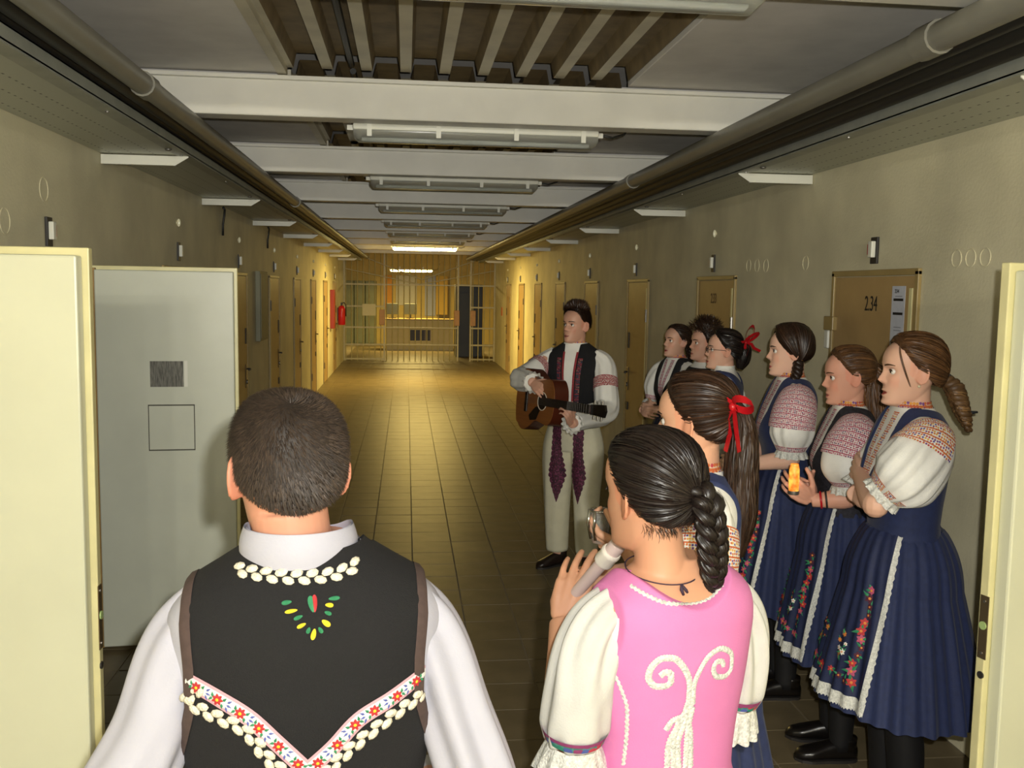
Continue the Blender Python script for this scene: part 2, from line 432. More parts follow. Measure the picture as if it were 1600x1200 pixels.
def closed_door(n, X, y0, label, number=None, sheets=False, mleaf=None):
    out = 1 if X < 0 else -1
    yc = y0+DW/2
    d = thing('door_%d' % n, label, 'door', (X, yc, 0), 0, kind='structure')
    h = DW/2; o = out
    for a, b, c, e in ((-h-.03, -h, 0, DH+.02), (h, h+.03, 0, DH+.02), (-h-.03, h+.03, DH, DH+.03)):
        MB().box(0, o*.018, a, b, c, e, bev=.003).build('frame', M_frame, d)
    lf = MB().box(0, o*.010, -h+.004, h-.004, .01, DH-.004, bev=.002).build('leaf', mleaf or M_doortan, d)
    MB().box(o*.010, o*.016, -h+.02, -h+.045, .05, DH-.06).build('edge_bar', M_dooredge, lf)
    # handle, lock, peep slot, bolts
    hy = h-.09
    MB().box(o*.01, o*.02, hy-.03, hy+.03, 1.30, 1.46, bev=.003).build('peep_slot', M_dark, lf)
    pl = MB().box(o*.01, o*.018, hy-.035, hy+.035, .86, 1.10, bev=.004).build('lock_plate', M_brass, lf)
    MB().tube([(o*.018, hy, 1.05), (o*.055, hy, 1.05), (o*.06, hy-.03, 1.05), (o*.06, hy-.12, 1.05)], .009, 8).build('handle', M_steel, pl, smooth=True)
    MB().cyl((o*.018, hy, .92), (o*.03, hy, .92), .022, 12).build('lock_cylinder', M_steel, pl, smooth=40)
    MB().box(o*.01, o*.022, hy-.05, hy+.03, .66, .74, bev=.004).build('bolt_case', M_dark, lf)
    for zz in (.35, 1.65): MB().cyl((o*.02, -h-.004, zz-.06), (o*.02, -h-.004, zz+.06), .012, 8).build('hinge', M_steel, d, smooth=40)
    rot = (math.radians(90), 0, math.radians(-90 if out < 0 else 90))
    if number:
        link('door_number', text_mesh(number, .105, 'door_number', M_black if sheets else mat('faded_print', '5f4a30', .7), sx=.72), lf, (o*.0112, .0 if sheets else .03, 1.835), rot)
    if sheets:
        sh = MB().box(o*.0105, o*.0120, -.325, -.205, 1.60, 1.925).build('name_sheets', M_paper, lf)
        for zz in (1.79, 1.855): MB().box(o*.012, o*.0128, -.31, -.222, zz, zz+.012).build('printed_bar', M_black, sh)
        link('sheet_print', text_mesh('234', .026, 'sheet_print', M_black), sh, (o*.0125, -.25, 1.90), rot)
        for zz in (1.875, 1.73, 1.715, 1.66): MB().box(o*.012, o*.0124, -.30, -.235, zz, zz+.004).build('printed_line', mat('grey_print', '8a8d96', .7), sh)
    return d
words = ['third', 'fourth', 'fifth', 'sixth', 'seventh', 'eighth']
n = 4
closed_door(n, XR, 4.11, 'tan cell door marked 2.34 behind the standing girls', '2.34', True)
rl = ['tan cell door with faint number behind the dark haired girl', 'tan cell door right beside the guitarist', 'tan cell door seen just past the guitarist\'s head']
for k in range(1, 8):
    n += 1
    lab = rl[k-1] if k <= 3 else 'yellow-lit cell door on the right wall, number %s from the gate' % ['', '', '', '', 'four', 'three', 'two', 'one'][k]
    closed_door(n, XR, 4.11+DOORP*k-.03*k, lab, '2.33' if k == 1 else None)
for k in range(1, 8):
    n += 1
    closed_door(n, XL, 4.11+DOORP*k, 'cell door on the left wall, number %s from the gate' % ['', 'seven', 'six', 'five', 'four', 'three', 'two', 'one'][k])

# small fittings above the doors
ORD = ['', 'first', 'second', 'third', 'fourth', 'fifth', 'sixth', 'last']
def call_lamp(X, y, z, label):
    o = 1 if X < 0 else -1
    t = thing('signal_lamp', label, 'signal lamp', (X, y, z), group='signal lamps above the cell doors')
    MB().cyl((0, 0, 0), (o*.010, 0, 0), .011, 14).build('base', M_wall, t, smooth=40)
    MB().ball((o*.014, 0, 0), (.014, .007, .028), 12).build('glass_dome', mat('dome_glass', 'e9e6c8', .08, spec=.8), t, smooth=True)
def socket(X, y, z, label):
    o = 1 if X < 0 else -1
    t = thing('wall_socket', label, 'socket', (X, y, z), group='small boxes above the cell doors')
    MB().box(0, o*.012, -.033, .033, -.065, .065, bev=.002).build('back_plate', M_dark, t)
    MB().box(o*.012, o*.035, -.022, .016, -.035, .045, bev=.004).build('box', M_white, t)
    MB().box(o*.012, o*.03, .018, .03, -.02, .03).build('red_tab', M_red, t)
for k in range(0, 8):
    y = 4.52+DOORP*k
    if k == 0: socket(XR, y, 2.10, 'dark and white wall socket above door 2.34')
    else:
        call_lamp(XR, y+.02, 2.32, 'round signal lamp on the right wall, %s past door 2.34' % ORD[k])
        socket(XR, y+.05, 2.10, 'little socket on the right wall, %s past door 2.34' % ORD[k])
for k in range(-1, 8):
    y = 4.52+DOORP*k
    if k == -1: continue
    if k == 0: socket(XL, px_x(74, 362, XL).y, px_x(74, 362, XL).z, 'dark and white wall socket above the open cream door')
    else:
        call_lamp(XL, y, 2.31, 'round signal lamp on the left wall, %s past the grey door' % ORD[k])
        socket(XL, y+.02, 2.11, 'little socket on the left wall, %s past the grey door' % ORD[k])
# box beside door 2.34
p = px_x(1303, 516, XR)
t = thing('hasp_box', 'cream and white key box at the edge of door 2.34', 'box', (XR, p.y, p.z))
MB().box(0, -.035, -.05, .06, -.0, .075, bev=.005).build('upper_case', M_frame, t)
MB().box(0, -.03, .012, .06, -.10, .0, bev=.008).build('lower_case', M_white, t)
# cable drops on the left wall
for i, (x, y, lab) in enumerate(((345, 335, 'black cable loop hanging under the left tray, nearer one'), (416, 357, 'black cable loop hanging under the left tray, farther one'))):
    p = px_x(x, y, XL)
    MB().tube([(.02, 0, .12), (.03, .02, .10), (.02, .05, .05), (.012, .03, -.02), (.01, .03, -.12)], .010, 8).build('cable', M_cable, None, smooth=True, loc=(XL, p.y, ZT-.13), label=lab, cat='cable')
# grey notice board on the left wall and fire equipment
p0 = px_x(399, 445, XL); p1 = px_x(416, 555, XL)
t = thing('notice_board', 'narrow grey notice board on the left wall past the doors', 'notice board', (XL, p0.y, p1.z+.2))
MB().box(.0, .05, .0, .55, 0, .75, bev=.004).build('board', mat('board_grey', '85846e', .6), t); MB().box(.05, .056, .03, .52, .03, .72).build('sheet', MATS['board_grey'], t)
p = px_x(534, 510, XL+.1)
t = thing('fire_extinguisher', 'red fire extinguisher hung on the left wall near the gate', 'fire extinguisher', (XL+.10, 22.6, 1.0))
MB().lathe([(.0, 0), (.075, .0), (.085, .02), (.085, .36), (.07, .42), (.03, .45), (.0, .45)], n=18).build('cylinder', M_red, t, smooth=40)
MB().box(-.02, .02, -.015, .015, .45, .52).build('valve', M_dark, t); MB().tube([(0, 0, .5), (.06, 0, .52), (.1, 0, .46), (.1, 0, .2)], .012, 8).build('hose', M_dark, t, smooth=True)
MB().box(-.10, -.07, -.03, .03, .1, .4).build('wall_hook', M_dark, t)
t = thing('fire_sign', 'tall red fire equipment sign on the left wall', 'sign', (XL, 20.6, 1.0))
MB().box(0, .09, -.14, .14, 0, .82, bev=.01).build('panel', mat('red_sign', '8a2a1c', .5), t)
t = thing('warning_sign', 'small orange sign on the right wall near the gate', 'sign', (XR, 23.0, 1.25))
MB().box(0, -.012, -.12, .12, 0, .2).build('plate', mat('orange_sign', 'd0702a', .5), t)

# ------------------------------------------------------------------ barred gate
g = thing('barred_gate', 'cream barred steel gate across the end of the corridor', 'gate', (0, YG, 0))
zt = 3.05
def bar(x, z0, z1, y=0, r=.013): MB().cyl((x, y, z0), (x, y, z1), r, 8).build('bar', M_bars, g, smooth=40)
for x in np.arange(XL+.06, XR-.02, .148):
    if 1.36 < x < 1.66: bar(x, 1.98, zt)
    elif -.55 < x < 1.32: bar(x, .0, zt)
    else: bar(x, 0, zt)
for x in (XL+.02, -.56, 1.33, 1.66, XR-.02): MB().box(x-.022, x+.022, -.025, .025, 0, zt).build('post', M_bars, g)
for z in (.05, .42, .86, 1.40, 1.96):
    MB().box(XL, -.56, -.02, .02, z-.02, z+.02).build('rail', M_bars, g)
    MB().box(1.66, XR, -.02, .02, z-.02, z+.02).build('rail', M_bars, g)
    if z in (.42, .86, 1.96): MB().box(-.56, 1.33, -.02, .02, z-.016, z+.016).build('rail', M_bars, g)
MB().box(1.33, 1.66, -.02, .02, 1.95, 1.99).build('rail', M_bars, g)
for a, b in (((-1.55, 2.35), (.35, 1.98)), ((2.25, 2.35), (.35, 1.98)), ((-1.0, 2.62), (.4, 2.1)), ((1.8, 2.62), (.4, 2.1))):
    MB().tube([(a[0], -.03, a[1]), (b[0], -.03, b[1])], .014, 6).build('brace', M_bars, g)
M_lock = mat('lock_case_orange', 'b98a52', .5, .1, 9)
for x in (-.62, 1.30, 1.72): MB().box(x-.07, x+.07, -.05, .05, .92, 1.32, bev=.01).build('lock_case', M_lock, g)
MB().box(-1.12, -.78, -.035, -.03, 1.16, 1.46).build('notice', mat('cream_notice', 'd8d0a8', .6), g)
# ------------------------------------------------------------------ guard room beyond
M_gw = mat('guard_wall', 'b9a35a', .6, .08, 3)
m = MB(); YE = 32.5
m.box(XL-2.6, XR+2.2, YE, YE+.2, 0, 3.2); m.box(XL-2.7, XL-2.6, YG, YE, 0, 3.2); m.box(XR+2.2, XR+2.3, YG, YE, 0, 3.2)
m.box(XL-2.6, XL, YG+.2, YG+.25, 0, 3.2); m.box(XR, XR+2.2, YG+.2, YG+.25, 0, 3.2)
m.build('wall_guard_room', M_gw, kind='structure', label='yellow-lit wall of the guard room beyond the gate', cat='wall')
MB().box(XL-2.7, XR+2.3, YG, YE+.2, 3.1, 3.2).build('ceiling_guard_room', M_panel, kind='structure', label='ceiling of the guard room beyond the gate', cat='ceiling')
t = thing('reception_counter', 'cream guard counter with dark vent grille beyond the gate', 'counter', (.42, 29.0, 0))
MB().box(-1.0, 1.0, 0, .6, 0, .92).build('front', mat('counter_cream', 'cbbf86', .5, .05, 4), t); MB().box(-1.05, 1.05, -.05, .65, .92, .96, bev=.01).build('worktop', M_frame, t)
gr = MB().box(-.32, .32, -.012, 0, .30, .62).build('vent_grille', M_dark, t)
for k in range(5): MB().box(-.32+.155*k, -.30+.155*k, -.02, -.012, .3, .62).build('slat', M_frame, gr)
def board(x0, x1, z0, z1, name, label, m_, y=YE-.03):
    MB().box(x0, x1, y, YE-.004, z0, z1, bev=.01).build(name, m_, label=label, cat=name.replace('_', ' '))
board(-.75, -.45, 1.2, 2.3, 'wall_board', 'orange-yellow board on the guard room wall', mat('board_orange', 'c98a22', .6))
board(-.35, .35, 1.3, 2.3, 'window_blind', 'pale grey window blind in the guard room', mat('blind_grey', 'b8b6a8', .6))
board(.62, .98, .95, 2.3, 'wall_board', 'bluish board on the guard room wall', mat('board_blue', '9aa0b4', .6))
board(1.0, 1.38, 1.0, 2.3, 'wall_cabinet', 'yellow cabinet on the guard room wall', mat('board_yellow', 'b8963a', .6), YE-.3)
for k in range(6):
    t = thing('locker', 'dull green locker beyond the gate, %s from the left' % ORD[k+1], 'locker', (-3.2+.37*k, YE-.02, 0), group='lockers beyond the gate'); MB().box(.005, .36, -.5, 0, .0, 2.1, bev=.01).build('case', mat('locker_green', '6c7050', .5, .2, 2), t); MB().box(.02, .345, -.515, -.5, .05, 2.05).build('locker_door', MATS['locker_green'], t)
for x, lab in ((-.42, 'desk monitor on the left of the guard counter'), (.12, 'desk monitor in the middle of the guard counter')):
    t = thing('monitor', lab, 'monitor', (x, 29.3, .96)); MB().box(-.2, .2, -.03, .03, .12, .45, bev=.01).build('screen', mat('monitor_grey', '5a5e58', .5), t); MB().box(-.03, .03, -.02, .02, .0, .14).build('stand', M_dark, t); MB().box(-.12, .12, -.08, .08, 0, .015).build('foot', M_dark, t)
t = thing('dark_doorway_box', 'black box standing in for the dark doorway seen through the open gate section', 'cabinet', (1.72, 26.4, 0))  # black box added for the darkness of the open doorway, no real furniture
MB().box(-.38, .38, 0, .5, 0, 2.0, bev=.01).build('case', mat('doorway_black', '1d2226', .5), t); MB().box(-.36, -.01, -.012, 0, .05, 1.95).build('cabinet_door', mat('doorway_black', '1d2226'), t); MB().box(.01, .36, -.012, 0, .05, 1.95).build('cabinet_door', mat('doorway_black', '1d2226'), t)
fixture(29.2, True, 'bright lit tube lamp hanging over the guard counter', z=2.40, xc=.15)
arealamp((.2, 29.2, 2.33), 90, 1.2, .1, (1, .72, .22))
# ------------------------------------------------------------------ people: shared builders
def crom(xs, ys, x):
    """smooth interpolation (cubic Hermite, finite-difference slopes); ys may be vectors"""
    xs = np.asarray(xs, float); ys = np.asarray(ys, float); x = np.asarray(x, float)
    one = ys.ndim == 1
    if one: ys = ys[:, None]
    d = np.diff(ys, axis=0)/np.diff(xs)[:, None]
    m = np.zeros_like(ys); m[0] = d[0]; m[-1] = d[-1]
    m[1:-1] = (d[:-1]+d[1:])/2
    flat = (d[:-1]*d[1:]) <= 0
    m[1:-1][flat] = 0
    i = np.clip(np.searchsorted(xs, x, side='right')-1, 0, len(xs)-2)
    h = (xs[i+1]-xs[i]); t = np.clip((x-xs[i])/h, 0, 1)[..., None]; h = h[..., None]
    r = (2*t**3-3*t**2+1)*ys[i]+(t**3-2*t**2+t)*h*m[i]+(-2*t**3+3*t**2)*ys[i+1]+(t**3-t**2)*h*m[i+1]
    return r[..., 0] if one else r
def sstep(a, b, x): t = np.clip((np.asarray(x, float)-a)/(b-a), 0, 1); return t*t*(3-2*t)
def spow(v, p): return np.sign(v)*np.abs(v)**p
def smooth_path(pts, n):
    pts = np.asarray(pts, float); d = np.r_[0, np.cumsum(np.linalg.norm(np.diff(pts, axis=0), axis=1))]
    return crom(d/d[-1], pts, np.linspace(0, 1, n))
def frame_mat(o, x, z):
    """matrix with local +X along x and +Z near z"""
    x = Vector(x).normalized(); z = Vector(z); z = (z-x*z.dot(x)).normalized(); y = z.cross(x)
    M = Matrix((x, y, z)).transposed().to_4x4(); M.translation = Vector(o); return M

TF = [(.78, .165, .105, .115), (.88, .172, .110, .125), (.97, .155, .102, .098), (1.05, .128, .092, .082), (1.13, .134, .100, .086), (1.22, .149, .128, .094), (1.29, .157, .112, .100),
      (1.345, .164, .090, .100), (1.385, .158, .072, .092), (1.415, .125, .060, .078), (1.440, .085, .052, .066), (1.46, .060, .048, .058)]
TM = [(.80, .160, .100, .115), (.92, .166, .108, .112), (1.02, .158, .102, .095), (1.10, .158, .102, .092), (1.20, .172, .112, .100), (1.30, .188, .116, .110),
      (1.37, .197, .104, .110), (1.42, .196, .088, .102), (1.455, .165, .072, .090), (1.485, .118, .060, .076), (1.51, .080, .054, .066), (1.53, .062, .05, .06)]
class Torso:
    def __init__(s, tab, yoff=0): s.t = np.array(tab); s.yo = yoff
    def at(s, z, u):
        q = crom(s.t[:, 0], s.t[:, 1:], z)
        n = 2/2.35
        sx, cx = spow(np.sin(u), n), spow(np.cos(u), n)
        x = q[..., 0]*sx; y = np.where(cx > 0, -q[..., 1]*cx, -q[..., 2]*cx)+s.yo
        return np.stack([x, y, z+0*x], -1)
    def shell(s, z0, z1, off, nu=120, nv=70, top_dense=True):
        v = np.linspace(0, 1, nv)
        zs = z0+(z1-z0)*(1-(1-v)**1.6 if top_dense else v)
        u = np.linspace(0, 2*np.pi, nu, endpoint=False)
        Z, U = np.meshgrid(zs, u, indexing='ij'); P = s.at(Z, U)
        e = 1e-4
        a = s.at(Z, U+.01)-s.at(Z, U-.01); b = s.at(Z+.002, U)-s.at(Z-.002, U)
        N = np.cross(a, b); N /= np.linalg.norm(N, axis=-1, keepdims=True)+1e-9
        o = off(P[..., 0], P[..., 1], P[..., 2]) if callable(off) else off
        return P+N*(np.asarray(o)[..., None] if np.ndim(o) else o)

class Limb:
    """tapered sleeve/limb along a smooth path; P(v,phi,off)"""
    def __init__(s, pts, rad, n=48, flat=1.0):
        s.n = n; s.c = smooth_path(pts, n)
        pts = np.asarray(pts, float); d = np.r_[0, np.cumsum(np.linalg.norm(np.diff(pts, axis=0), axis=1))]/1.0
        if len(rad) == len(pts): s.r = crom(d/d[-1], np.asarray(rad, float), np.linspace(0, 1, n))
        else: s.r = crom(np.linspace(0, 1, len(rad)), np.asarray(rad, float), np.linspace(0, 1, n))
        t = np.gradient(s.c, axis=0); t /= np.linalg.norm(t, axis=1, keepdims=True)
        A = []; up = np.array([0, 0, 1.0]) if abs(t[0][2]) < .9 else np.array([0, -1.0, 0])
        for k in range(n):
            a = up-t[k]*(up@t[k]); a /= np.linalg.norm(a); A.append(a); up = a
        s.a = np.array(A); s.b = np.cross(t, s.a); s.flat = flat
    def P(s, v, phi, off=0):
        v = np.asarray(v, float); k = v*(s.n-1); i = np.clip(k.astype(int), 0, s.n-2); f = (k-i)[..., None]
        L = lambda q: q[i]*(1-f)+q[i+1]*f
        r = s.r[i]*(1-f[..., 0])+s.r[i+1]*f[..., 0]
        r = (r+off)[..., None]
        return L(s.c)+(L(s.a)*np.cos(phi)[..., None]*s.flat+L(s.b)*np.sin(phi)[..., None])*r
    def mesh(s, mb, nu=40, v0=0, v1=1, nv=None, off=0, folds=0, fk=9, seed=0, cap=True, m=None):
        nv = nv or s.n; V, U = np.meshgrid(np.linspace(v0, v1, nv), np.linspace(0, 2*np.pi, nu, endpoint=False), indexing='ij')
        o = off
        if folds:
            rg = np.random.RandomState(seed); o = off+0*V
            for q in range(4):
                k = fk+rg.randint(-3, 4); o = o+folds*.5*np.sin(k*U+rg.rand()*6+(rg.rand()-.5)*5*V)*(.5+.5*np.cos(2*np.pi*V*rg.uniform(.5, 1.2)+rg.rand()*6))
            o = o*1.0
        mb.grid(s.P(V, U, o), closed_u=True, cap=cap, m=m); return mb

# ---- head
HS = [(-.121, -.060, -.034, .016), (-.114, -.080, -.010, .032), (-.098, -.087, .022, .045), (-.078, -.085, .046, .053), (-.055, -.084, .064, .059), (-.030, -.082, .080, .065),
      (.0, -.079, .092, .070), (.030, -.085, .099, .0735), (.055, -.081, .099, .0745), (.080, -.065, .088, .068), (.098, -.041, .066, .052), (.108, -.012, .036, .029), (.1115, .008, .018, .006)]
def head_grid(nz=96, nu=84, mouth=0.0, female=True):
    t = np.array(HS); z = np.linspace(HS[0][0], HS[-1][0], nz)
    z = np.sign(z)*np.abs(z)
    q = crom(t[:, 0], t[:, 1:], z)
    u0 = np.linspace(-np.pi, np.pi, nu, endpoint=False); u = u0-.45*np.sin(u0)      # denser in front
    U, Z = np.meshgrid(u, z); yf, yb, w = (q[:, k][:, None] for k in range(3))
    ym = .010+0*yf; ym = np.minimum(ym, (yf+yb)/2+.03); n = 2/2.25
    sx, cx = spow(np.sin(U), n), spow(np.cos(U), n)
    X = w*sx; Y = np.where(cx > 0, ym+(yf-ym)*cx, ym-(yb-ym)*cx)
    front = sstep(.15, .6, np.cos(U)); ax = np.abs(X)
    g = lambda a, s: np.exp(-(a/s)**2)
    na = np.interp(Z, [-.046, -.040, -.031, -.010, .012, .030], [0, .010, .0235, .013, .005, 0])
    ns = np.interp(Z, [-.040, -.030, 0, .03], [.0125, .0115, .0075, .009])
    d = na*g(X, ns)+.006*g(ax-.014, .006)*g(Z+.035, .007)                          # nose and wings
    d -= .0125*g(ax-.031, .0155)*g(Z+.001, .0115)                                   # sockets
    d += .0035*g(Z-.021, .008)*g(ax-.026, .022)                                     # brow
    d += .004*g(ax-.045, .016)*g(Z+.032, .018)                                      # cheeks
    lip = .0215
    d += .0062*g(X, .016)*g(Z+.0655, .0050)+.0068*g(X, .0155)*g(Z+.0815-.004*mouth, .0058)-(.0045+.014*mouth)*g(X, .019-.004*mouth)*g(Z+.0733, .0026+.005*mouth)
    d -= .0025*g(Z+.092, .006)*g(X, .02); d += .005*g(X, .020)*g(Z+.107, .010)
    return np.stack([X, Y-d*front, Z], -1)
def ear_mesh(mb, sx):
    M = frame_mat((sx*.069, .014, -.012), (sx*.25, .97, 0), (0, -.12, 1))
    V = []; 
    # outer flat ellipsoid plus rim
    mb.ball((sx*.0745, .017, -.012), (.0075, .0185, .031), 14, M=Matrix.Rotation(sx*-.55, 3, 'Z') @ Matrix.Rotation(-.15, 3, 'X'))
    pts = []
    for a in np.linspace(-.6, 4.2, 14):
        p = Vector((0, math.sin(a)*.0185, math.cos(a)*.031-.0)); p = Matrix.Rotation(sx*-.55, 3, 'Z') @ (Matrix.Rotation(-.15, 3, 'X') @ p)
        pts.append(Vector((sx*.0790, .0185, -.010))+p)
    mb.tube(pts, .0040, 6)
def capsule(mb, pts, rad, n=10):
    mb.tube(pts, rad, n)
    mb.ball(pts[0], rad[0], n); mb.ball(pts[-1], rad[-1], n)
def hand(mb, M, left, curl=.5, thumb=.4, spread=.10, curls=None):
    """M: wrist at origin, +X to the fingers, +Z back of hand; returns fingertip points"""
    s = -1 if left else 1
    def T(p): return M @ Vector((p[0], p[1]*s, p[2]))
    tips = []
    bases = [(.088, .030), (.093, .009), (.088, -.012), (.079, -.031)]
    lens = [(.040, .025, .020), (.045, .028, .021), (.041, .027, .020), (.032, .020, .018)]
    V = MB()
    V.ball((0, 0, 0), (.050, .041, .0145), 14)
    mb.add([T((p[0]+.046, p[1], p[2])) for p in V.v], V.f)
    for k, (b, l) in enumerate(zip(bases, lens)):
        c = curls[k] if curls else curl
        r0 = .0092 if k < 3 else .0080
        capsule(mb, [T((.012, b[1]*.55, 0)), T((b[0]*.6, b[1]*.85, .003)), T((b[0], b[1], .002))], [.013, .0125, .0105])
        p = Vector((b[0], b[1], .002)); a = 0; yaw = spread*(1.2-k*.8)
        pts = [T(p)]
        for j, seg in enumerate(l):
            a += c*(1.05, 1.35, .8)[j]
            p = p+Vector((math.cos(a)*math.cos(yaw), math.sin(yaw)*math.cos(a), -math.sin(a)))*seg; pts.append(T(p))
        capsule(mb, pts, [r0, r0*.93, r0*.86, r0*.74]); tips.append(pts[-1])
    p = Vector((.022, .026, -.004)); pts = [T(p)]
    d = Vector((.62, .72, -.25)).normalized()
    for j, seg in enumerate((.040, .032, .026)):
        e = Vector((d.x+thumb*.35*j, d.y-thumb*.75*j, d.z-thumb*.55*j)).normalized(); p = p+e*seg; pts.append(T(p))
    capsule(mb, pts, [.0145, .0115, .0100, .0085])
    return tips

TMPN = [0]
def remesh(mb, vox, it=2, fac=.5):
    me = bpy.data.meshes.new('tmp'); me.from_pydata(mb.v, [], mb.f)
    o = bpy.data.objects.new('tmp', me); COL.objects.link(o)
    r = o.modifiers.new('r', 'REMESH'); r.mode = 'VOXEL'; r.voxel_size = vox; r.use_smooth_shade = True
    if it: s = o.modifiers.new('s', 'SMOOTH'); s.factor = fac; s.iterations = it
    bpy.context.view_layer.update()
    out = bpy.data.meshes.new_from_object(o.evaluated_get(bpy.context.evaluated_depsgraph_get()))
    bpy.data.objects.remove(o); bpy.data.meshes.remove(me)
    n = len(out.vertices); V = np.empty(n*3); out.vertices.foreach_get('co', V)
    F = [tuple(p.vertices) for p in out.polygons]
    bpy.data.meshes.remove(out)
    return V.reshape(-1, 3), F

def skin_mat():
    m = bpy.data.materials.new('skin'); m.use_nodes = True; N = m.node_tree.nodes; L = m.node_tree.links; p = N['Principled BSDF']
    a = N.new('ShaderNodeAttribute'); a.attribute_name = 'tint'; L.new(a.outputs['Color'], p.inputs['Base Color'])
    p.inputs['Roughness'].default_value = .48; p.inputs['Specular IOR Level'].default_value = .35
    p.inputs['Subsurface Weight'].default_value = .12; p.inputs['Subsurface Radius'].default_value = (.012, .005, .003)
    p.inputs['Subsurface Scale'].default_value = .6
    return m
M_skin = skin_mat()
M_eye = mat('eye_white', 'd9d4cc', .2); M_iris = mat('eye_iris', '2a1d14', .15)
def hair_mat(name, c, c2, gloss=.34):
    a, b = np.array(srgb(c)), np.array(srgb(c2)); L = []
    for k, (t, g) in enumerate(((.25, .10), (.7, .06), (1.25, .02))):
        cc = tuple(np.clip(a+(b-a)*t, 0, 1)); L.append(mat(name+'_%d' % k, cc[:3]+(1,), gloss+g, .25, 30, spec=.40))
    return L
M_hblack = hair_mat('hair_black', '120d0b', '241b17', .32)
M_hdark = hair_mat('hair_dark_brown', '1c120c', '3a2619', .34)
M_hbrown = hair_mat('hair_brown', '3a2617', '6b4a2c', .38)
M_hcrop = hair_mat('hair_cropped', '1a1410', '3c3026', .5)

SKC = np.array([0, .010, .022]); SKR = np.array([.0775, .0990, .0925])
def skull(d, k=1.0, add=0):
    d = np.asarray(d, float); d = d/np.linalg.norm(d, axis=-1, keepdims=True)
    R = ((np.abs(d)/SKR)**2.5).sum(-1, keepdims=True)**(-1/2.5)
    return SKC+d*(R*k+(add if np.ndim(add) == 0 else np.asarray(add)[..., None]))
HL = {'f': ([0, 25, 50, 68, 82, 100, 130, 180], [50, 46, 32, 12, -4, -22, -40, -47]),
      'm': ([0, 25, 50, 66, 80, 96, 110, 135, 180], [46, 44, 33, 14, -16, -6, -28, -38, -54]),
      'g': ([0, 25, 50, 66, 80, 96, 110, 135, 180], [46, 44, 33, 14, 2, 0, -12, -24, -32]),
      'part': ([0, 20, 45, 66, 85, 105, 130, 180], [50, 40, 14, -12, -34, -46, -50, -52])}
def hairline(style, az): a, b = HL[style]; return crom(a, np.array(b, float), np.abs(az))
def azel(az, el):
    a, e = np.radians(az), np.radians(el)
    return np.stack([np.sin(a)*np.cos(e), -np.cos(a)*np.cos(e), np.sin(e)+0*a], -1)
def hair_cap(mb, style, thick=.010, lift=None, seed=1, bumps=.0012):
    nu, nv = 96, 36; az = np.linspace(-180, 180, nu, endpoint=False); rg = np.random.RandomState(seed)
    lo = hairline(style, az)+rg.uniform(-1.5, 1.5, nu); V = np.linspace(0, 1, nv)[:, None]
    el = lo+(90-lo)*V**.9; A = az+0*el
    add = thick*sstep(0, .22, V)-.004*(1-sstep(0, .1, V))+0*A
    if lift is not None: add = add+lift(A, el)*sstep(0, .25, V)
    add = add+rg.uniform(-1, 1, add.shape)*bumps
    P = skull(azel(A, el), 1.0, add); mb.grid(P, closed_u=True)
    return mb
RR = random.Random(5)
def ribbon(mb, pts, w, side=None, nrm=None):
    """flat strand with width tapering at both ends"""
    pts = np.asarray(pts); t = np.gradient(pts, axis=0)
    s = np.cross(t, nrm if nrm is not None else (pts-SKC)); s /= np.linalg.norm(s, axis=1, keepdims=True)+1e-9
    nn = (np.asarray(nrm) if nrm is not None else (pts-SKC)); nn = nn/(np.linalg.norm(nn, axis=1, keepdims=True)+1e-9); ro = RR.uniform(-.75, .75); s = s*math.cos(ro)+nn*math.sin(ro)
    k = len(pts); ww = w*np.minimum(1, np.minimum(np.linspace(.5, 3, k), np.linspace(3, .3, k)))[:, None]
    mb.add(np.concatenate([pts-s*ww, pts+s*ww]), [(i, i+1, k+i+1, k+i) for i in range(k-1)], RR.choice((0, 0, 1, 1, 2)))
def strands_to(mb, style, tie, n=900, add=(.009, .014), w=.0011, seed=3, azlim=180, sag=0, elmax=88):
    """combed hair: ribbons along the skull from the hairline area to the tie direction"""
    rg = np.random.RandomState(seed); tie = np.asarray(tie, float); td = (tie-SKC); td = td/np.linalg.norm(td)
    for k in range(n):
        az = rg.uniform(-azlim, azlim); lo = hairline(style, np.array([az]))[0]
        el = lo+(elmax-lo)*rg.rand()**1.5
        d0 = azel(np.array(az), np.array(el)); c = np.clip(d0@td, -.99, .99); om = math.acos(c)
        if om < .25: continue
        t = np.linspace(0, rg.uniform(.75, 1.0), 9)[:, None]
        d = (np.sin((1-t)*om)*d0+np.sin(t*om)*td)/math.sin(om)
        a = rg.uniform(*add); base = a*sstep(0, .15, t[:, 0])+.0015
        P = skull(d, 1.0, base); P[:, 2] -= sag*np.sin(np.pi*t[:, 0])
        ribbon(mb, P, w*rg.uniform(.6, 1.4))
def strand_bundle(mb, path, rad, n=140, w=.0013, seed=5, wave=0, flare=1.0):
    """loose tail: ribbons around a smooth path"""
    rg = np.random.RandomState(seed); L = Limb(path, rad, 40); k = 18
    v = np.linspace(0, 1, k)
    for q in range(n):
        ph = rg.uniform(0, 2*np.pi); rr = math.sqrt(rg.rand())*.12+.9; v1 = rg.uniform(.8, 1.0)
        vv = v*v1; off = L.r[np.clip((vv*39).astype(int), 0, 39)]*(rr-1)+wave*np.sin(vv*22+rg.rand()*6)
        P = L.P(vv, ph+.35*np.sin(vv*3+rg.rand()*6)+0*vv, off)
        C = L.P(vv, 0*vv, -L.r[np.clip((vv*39).astype(int), 0, 39)])
        ribbon(mb, P, w*rg.uniform(.7, 1.5), nrm=(P-C))
